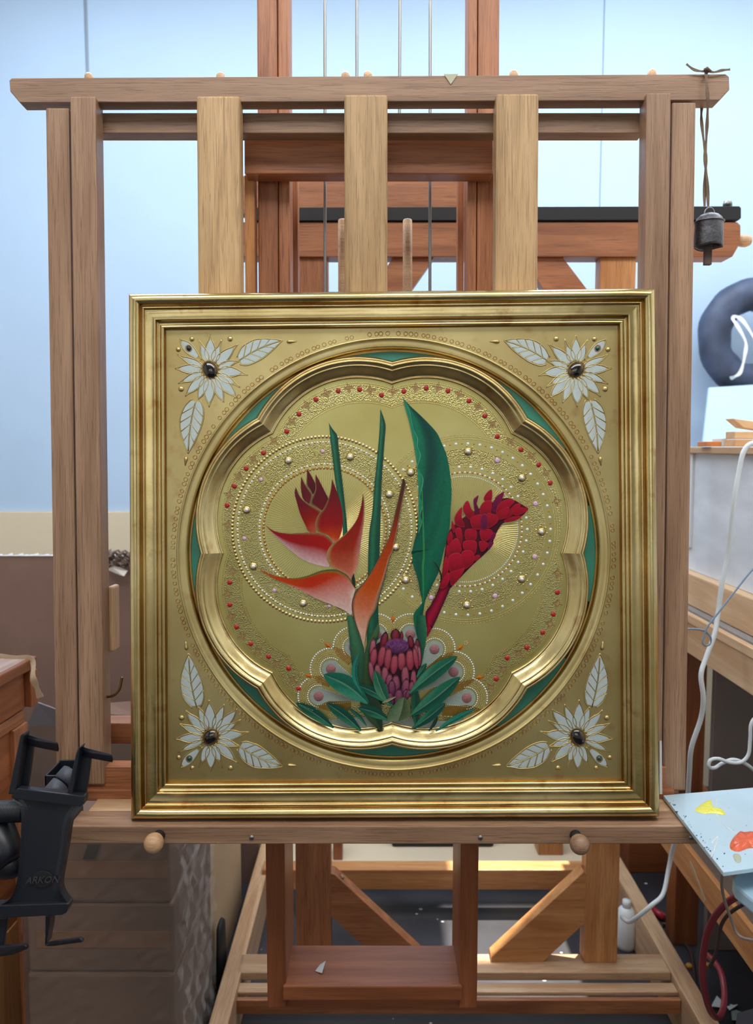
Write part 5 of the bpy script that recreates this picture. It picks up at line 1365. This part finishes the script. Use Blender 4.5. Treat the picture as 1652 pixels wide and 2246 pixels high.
o = prism('wood_scrap', [aty(1608, 918, 1.70), aty(1700, 930, 1.70), aty(1700, 948, 1.70), aty(1632, 938, 1.70)], .04, (0, -1, 0), M['pine'], None, .001); tag(o, 'pointed wood scrap lying on top of the stacked offcuts', 'scrap')
# white cord over the chest edge and down behind the tray
cp = [aty(1700, 972, 1.45), aty(1652, 972, 1.45), aty(1632, 990, 1.45), aty(1622, 1030, 1.45), aty(1612, 1090, 1.45), aty(1604, 1160, 1.46)]
o = tube('power_cable', cr(cp + [aty(1596, 1220, 1.47), aty(1584, 1280, 1.47), aty(1576, 1340, 1.47), aty(1568, 1390, 1.46), aty(1550, 1440, 1.45), aty(1538, 1480, 1.44), aty(1543, 1530, 1.44), aty(1538, 1575, 1.45), aty(1517, 1640, 1.46), aty(1512, 1700, 1.48), aty(1505, 1780, 1.52), aty(1478, 1856, 1.60), aty(1468, 1900, 1.62), aty(1455, 1960, 1.60), aty(1430, 1985, 1.58), aty(1400, 2010, 1.60), aty(1380, 2022, 1.64), aty(1365, 2012, 1.72)], 6), .0048, M['whitep'], None, 10)
tag(o, 'long white cord drooping from the chest past the tray to the floor', 'cord')
cpb = [aty(1700, 1200, 1.42), aty(1652, 1248, 1.42), aty(1610, 1300, 1.42), aty(1575, 1345, 1.42), aty(1552, 1375, 1.42), aty(1545, 1395, 1.42), aty(1541, 1408, 1.42), aty(1548, 1416, 1.42), aty(1558, 1412, 1.43), aty(1559, 1398, 1.43), aty(1548, 1385, 1.43), aty(1530, 1380, 1.43), aty(1500, 1380, 1.44), aty(1470, 1384, 1.46)]
o = tube('blue_grey_wire', cr(cpb, 6), .0018, M['bluecable'], None, 8); tag(o, 'thin blue-grey wire with one small loop in front of the pale workbench', 'wire')
cpc = [aty(1700, 1540, 1.38), aty(1652, 1580, 1.38), aty(1646, 1620, 1.38), aty(1642, 1655, 1.38), aty(1625, 1672, 1.38), aty(1600, 1672, 1.38), aty(1575, 1664, 1.38), aty(1558, 1668, 1.38), aty(1556, 1682, 1.38), aty(1568, 1684, 1.385), aty(1585, 1674, 1.39), aty(1610, 1666, 1.39), aty(1640, 1678, 1.39), aty(1665, 1700, 1.4)]
o = tube('white_flex', cr(cpc, 6), .0034, M['whitep'], None, 8); tag(o, 'white flex with a flattened loop hanging in front of the grey panel', 'cord')
# round ring on the wall
YRg = 2.86
rc_ = aty(1648, 740, YRg); A = Acc(); V = []; Fc = []; n1, n2 = 48, 18
rx, rz_, tr_ = .135, .152, .058
for i in range(n1):
    a = 2*pi*i/n1
    for k in range(n2):
        b = 2*pi*k/n2; rr = tr_*(1 + .04*math.sin(9*a+k) + .03*math.sin(5*a))
        V.append(rc_ + Vector(((rx+math.cos(b)*rr)*math.cos(a), math.sin(b)*rr*.8, (rz_+math.cos(b)*rr)*math.sin(a))))
for i in range(n1):
    for k in range(n2): Fc.append([i*n2+k, ((i+1) % n1)*n2+k, ((i+1) % n1)*n2+(k+1) % n2, i*n2+(k+1) % n2])
RG = fix(mk('hanging_ring', V, Fc, M['rubber'], None, True)); tag(RG, 'thick slate-blue ring with mottled surface hanging on the wall at the right edge', 'ring')
o = ribbon('handle_strap', [aty(1602, 830, 2.78), aty(1612, 826, 2.76), aty(1625, 815, 2.76), aty(1634, 780, 2.76), aty(1636, 750, 2.76), aty(1618, 715, 2.76), aty(1608, 700, 2.77), aty(1614, 694, 2.77), aty(1632, 706, 2.76), aty(1660, 750, 2.76)], .011, M['whitep'], None)
tag(o, 'pale strap looped through the slate-blue ring on the wall', 'strap')
# pale board leaning on the wall under the ring
o = prism('leaning_board', [aty(1556, 850, 2.78), aty(1740, 838, 2.78), aty(1740, 1100, 2.6), aty(1528, 1100, 2.6)], .012, (0, -1, .1), plain('pale_board', hx('b4d4e6'), .7), None, .001); tag(o, 'pale board leaning on the wall below the slate-blue ring', 'board')

# low bench at lower right
LBn = empty('low_bench', (1.0, 1.3, 0), 'low orange-toned wooden bench with dark worn top, lower right', 'bench')
XL1 = .70
wbox('bench_top', XL1+.012, 1.5, .75, 1.95, .44, .452, M['ply_dark'], LBn, .001)
wbox('apron', XL1, XL1+.03, .75, 1.95, .375, .450, M['oak_orange'], LBn, .002)
wbox('leg', .98, 1.03, 1.88, 1.93, 0, .44, M['oak_orange'], LBn, .002)
wbox('leg', 1.4, 1.45, .8, .85, 0, .44, M['oak_orange'], LBn, .002)
wbox('leg', 1.4, 1.45, 1.88, 1.93, 0, .44, M['oak_orange'], LBn, .002)
wbox('leg', XL1+.06, XL1+.11, .80, .85, 0, .44, M['oak_orange'], LBn, .002)
pp = ribbon('paint_smear', [Vector((XL1-.0006, 1.66, .425)), Vector((XL1-.0006, 1.62, .41)), Vector((XL1-.0006, 1.575, .385))], .010, M['masking'], LBn, Vector((-1, 0, 0)))
# glass palette on the tray's right end
zp = ZTR + .0012
P4 = [atz(1455, 1744, zp+.006), atz(1780, 1716, zp+.006), atz(1780, 1886, zp+.006), atz(1587, 1913, zp+.006)]
PAL = prism('palette', P4, .006, (0, 0, 1), M['palette'], None, .0008); tag(PAL, 'pale blue glass palette with yellow and orange-red paint resting on the right tray end', 'palette')
def blob(name, pts, z0, h, mat, parent):
    Q = cr([atz(x, y, z0) for x, y in pts], 4, True); c = sum(Q, Vector((0, 0, 0)))/len(Q); n = len(Q); V = list(Q)
    for fr, hh in ((.82, .8), (.45, 1.0)):
        V += [c + (p-c)*fr + Vector((0, 0, h*hh*(1+.3*math.sin(i*1.3)))) for i, p in enumerate(Q)]
    V.append(c + Vector((0, 0, h)))
    Fc = [[k*n+i, k*n+(i+1) % n, (k+1)*n+(i+1) % n, (k+1)*n+i] for k in range(2) for i in range(n)] + [[2*n+i, 2*n+(i+1) % n, 3*n] for i in range(n)]
    return fix(mk(name, V, Fc, mat, parent, True))
zq = zp + .0062
blob('yellow_paint', [(1525, 1777), (1545, 1760), (1560, 1755), (1563, 1768), (1585, 1776), (1590, 1787), (1565, 1784), (1545, 1785)], zq, .0015, M['yellow'], PAL)
blob('orange_paint', [(1602, 1850), (1612, 1833), (1630, 1825), (1665, 1830), (1690, 1845), (1680, 1862), (1645, 1860), (1620, 1868), (1603, 1862)], zq, .005, M['orange'], PAL)
blob('beige_paint', [(1608, 1876), (1618, 1872), (1626, 1880), (1624, 1892), (1614, 1890)], zq, .0006, plain('beige_paint', hx('a8b0a4'), .5), PAL)
A = Acc()
for j in range(46):
    t = R.random()
    if j < 30: x, y = 1460+t*118+R.uniform(0, 10), 1750+t*150+R.uniform(-6, 4)
    else: x, y = R.uniform(1500, 1640), R.uniform(1752, 1900)
    w_, h_ = R.uniform(.5, 2.2), R.uniform(.5, 2.4)
    if j > 30: w_ *= .5; h_ *= .6
    A.add([atz(x-w_, y, zq), atz(x, y-h_, zq), atz(x+w_*1.4, y, zq), atz(x, y+h_, zq)], [[0, 1, 2, 3]])
A.build('blue_specks', M['navy'], PAL, False)
A = Acc()
for pth in (((1572, 1752), (1570, 1775), (1575, 1795), (1600, 1820)), ((1560, 1850), (1575, 1835), (1560, 1880)), ((1595, 1815), (1618, 1830))):
    V_, F_ = tubev(cr([atz(x, y, zq) for x, y in pth], 5), .0008, 4); A.add(V_, F_)
A.build('white_scratch', M['whitep'], PAL, False)
# small plastic tray next to the palette
zt2 = zp - .03
o = prism('paint_tray', [atz(1606, 1925, zt2), atz(1625, 1908, zt2), atz(1780, 1896, zt2), atz(1780, 2040, zt2), atz(1660, 1980, zt2), atz(1612, 1940, zt2)], .02, (0, 0, 1), plain('pale_blue_plastic', hx('a8cbe2'), .35), None, .004)
tag(o, 'light blue plastic tray just below the corner of the glass palette', 'tray')

# ---------------------------------------------------------------- cables and floor things at lower right
def Zs(x, y): return (1350 + x/5.470, 1850 + y/5.470)
def fz(x, y, Y): a, b = Zs(x, y); return aty(a, b, Y)
o = tube('red_hose', cr([fz(1700, 590, 1.20), fz(1540, 605, 1.22), fz(1400, 670, 1.24), fz(1290, 760, 1.26), fz(1180, 900, 1.28), fz(1100, 1080, 1.29), fz(1060, 1300, 1.30), fz(1045, 1500, 1.30), fz(1060, 1700, 1.30), fz(1100, 1900, 1.31), fz(1160, 2040, 1.33), fz(1230, 2090, 1.36), fz(1290, 2000, 1.40), fz(1310, 1800, 1.44), fz(1270, 1560, 1.48), fz(1190, 1420, 1.52), fz(1110, 1340, 1.56)], 6), .0058, M['hose'], None, 12)
tag(o, 'dark red hose looping from the low bench down to the floor', 'hose')
o = tube('dark_cable', cr([fz(1700, 690, 1.22), fz(1560, 720, 1.24), fz(1420, 800, 1.26), fz(1330, 880, 1.27), fz(1265, 1000, 1.28), fz(1240, 1150, 1.30), fz(1200, 1340, 1.33), fz(1130, 1480, 1.36)], 6), .0032, M['darkcable'], None, 10)
tag(o, 'thin dark brown cable hanging beside the red hose', 'cable')
o = tube('grey_lead', cr([fz(1285, 350, 1.05), fz(1275, 480, 1.1), fz(1300, 640, 1.14), fz(1350, 800, 1.17), fz(1400, 930, 1.18), fz(1440, 1050, 1.18), fz(1520, 1130, 1.17), fz(1700, 1170, 1.15)], 6), .0024, plain('grey_cable', hx('9a8f88'), .5), None, 10)
tag(o, 'thin grey lead hanging from the palette corner over the low bench', 'cable')
o = tube('brown_cable', cr([Vector((.77, 1.96, .006)), atz(*Zs(560, 960), .006), atz(*Zs(760, 1130), .006), atz(*Zs(890, 1280), .006), atz(*Zs(940, 1500), .006), atz(*Zs(960, 1700), .006), atz(*Zs(990, 1760), .006)], 6), .0042, M['darkcable'], None, 8)
tag(o, 'dull brown cable lying on the dark floor right of the skid', 'cable')
o = tube('red_marker', [atz(*Zs(430, 790), .012), atz(*Zs(590, 890), .012)], .0105, plain('red_plastic', hx('b02a3a'), .4), None, 12); tag(o, 'short red cylinder lying on the floor behind the right skid', 'marker')
for i, (x, y, r) in enumerate(((740, 1075, .011), (885, 1490, .009), (1105, 1475, .007))):
    p = atz(*Zs(x, y), 0); o = lathe('bottle_cap', [(r, 0), (r, .006), (r*.8, .009), (.0005, .0095)], p, (0, 0, 1), [M['paper'], M['label_y'], M['label_y']][i], None, 14)
    tag(o, ['pale round cap on the floor right of the skid', 'tan round cap on the floor near the brown cable', 'small tan cap on the floor beside the hose'][i], 'cap')
def scrap(P, label, mat=None):
    q_ = [atz(*Zs(x, y), .004) + Vector((0, 0, R.uniform(.0, .012))) for x, y in P]
    o = prism('paper_scrap', q_, .001, (0, 0, 1), mat or M['paper']); tag(o, label, 'paper scrap')
scrap([(1150, 1960), (1215, 1880), (1290, 1950), (1270, 2010)], 'crumpled white paper scrap inside the hose loop')
scrap([(1330, 1960), (1470, 1930), (1440, 2000), (1370, 2010)], 'folded white paper scrap right of the hose')
scrap([(1390, 2010), (1450, 2000), (1520, 2060), (1450, 2160), (1400, 2120)], 'grey paper scrap below the white scraps', M['silverp'])
scrap([(1460, 2080), (1652, 1990), (1800, 2000), (1800, 2300), (1430, 2300)], 'large grey paper sheet at the bottom right corner of the floor', plain('grey_sheet', hx('6f6d74'), .7))
# bottle and cloth behind right skid
p = atz(1372, 2075, 0)
bt = empty('white_bottle', p, 'blurred white plastic bottle on the floor behind the right skid', 'bottle')
lathe('bottle_body', [(.0005, 0), (.026, 0), (.028, .01), (.028, .085), (.02, .105), (.010, .112)], p, (0, 0, 1), M['whitep'], bt, 20)
lathe('cap', [(.011, .112), (.011, .13), (.0005, .131)], p, (0, 0, 1), M['whitep'], bt, 16)
p = atz(1392, 2078, 0); V = []; sg = 18
for i, (z, r) in enumerate(((0, .04), (.02, .046), (.05, .036), (.075, .018), (.085, .003))):
    for k in range(sg): a = 2*pi*k/sg; V.append(p + Vector((math.cos(a)*r*(1+.15*math.sin(3*a+i)), math.sin(a)*r*(1+.12*math.sin(4*a)), z)))
Fc = [[i*sg+k, i*sg+(k+1) % sg, (i+1)*sg+(k+1) % sg, (i+1)*sg+k] for i in range(4) for k in range(sg)] + [list(range(sg))[::-1], list(range(4*sg, 5*sg))]
o = fix(mk('yellow_rag', V, Fc, M['yellowcloth'], None, True)); o.location.x += .025; o.location.y += .05; tag(o, 'crumpled yellow rag beside the white bottle behind the right skid', 'rag')
# low cream shelf and black case at the back, reddish box behind right skid
zs_ = .20
o = empty('low_platform', (.2, 2.6, 0), 'low cream-topped platform on the floor behind the easel base', 'platform')
wbox('platform_top', -.312, .688, 2.28, 2.96, .03, .042, M['cream'], o, .002)
for x in (-.31, .2, .64): wbox('bearer', x, x+.04, 2.30, 2.94, 0, .03, M['cherry_and_shaded_oak'], o, .002)
o = wbox('black_case', .05, .385, 2.44, 2.72, .042, .30, M['black2'], None, .008); tag(o, 'black case on the cream platform seen under the tray', 'case')
o = wbox('wood_block', .52, .60, 2.39, 2.45, .042, .22, M['oak_orange'], None, .002); tag(o, 'orange wood block on the cream platform near the right brace', 'block')
o = wbox('wood_block', -.138, -.108, 2.36, 2.42, .042, .22, M['cherry_and_shaded_oak'], None, .002); tag(o, 'dark wood block on the cream platform near the left brace', 'block')
o = wbox('cherry_crate', .80, 1.12, 2.36, 2.66, .0, .20, M['cherry_and_shaded_oak'], None, .003); tag(o, 'reddish wooden crate on the floor behind the right skid', 'crate')
o = wbox('pine_post', 1.04-.03, 1.08-.03, 2.22, 2.26, .0, .6, M['oak_pale'], None, .002); tag(o, 'pale wooden post standing behind the low bench', 'post')
# white paint chip on the lower shelf
p = aty(703, 2128, YP + .04); 
o = prism('paint_chip', [Vector((p.x-.008, YP+.03, zsh+.001)), Vector((p.x+.004, YP+.022, zsh+.003)), Vector((p.x+.009, YP+.04, zsh+.012)), Vector((p.x-.001, YP+.042, zsh+.004))], .0008, (0, 0, 1), M['paper']); tag(o, 'white flake of paper on the small shelf between the lower posts', 'paper scrap')
# speckles of dried paint on the floor
A = Acc()
for j in range(110):
    x = R.uniform(-.35, 1.3); y = R.uniform(1.3, 2.9); r = R.uniform(.0015, .006)
    A.add([Vector((x+math.cos(a)*r, y+math.sin(a)*r*.7, .0006)) for a in [2*pi*k/7 for k in range(7)]], [list(range(7))])
o = A.build('paint_spatter', M['paper'], None, False); tag(o, 'scattered pale specks of dried paint on the dark floor', 'paint specks', kind='stuff')
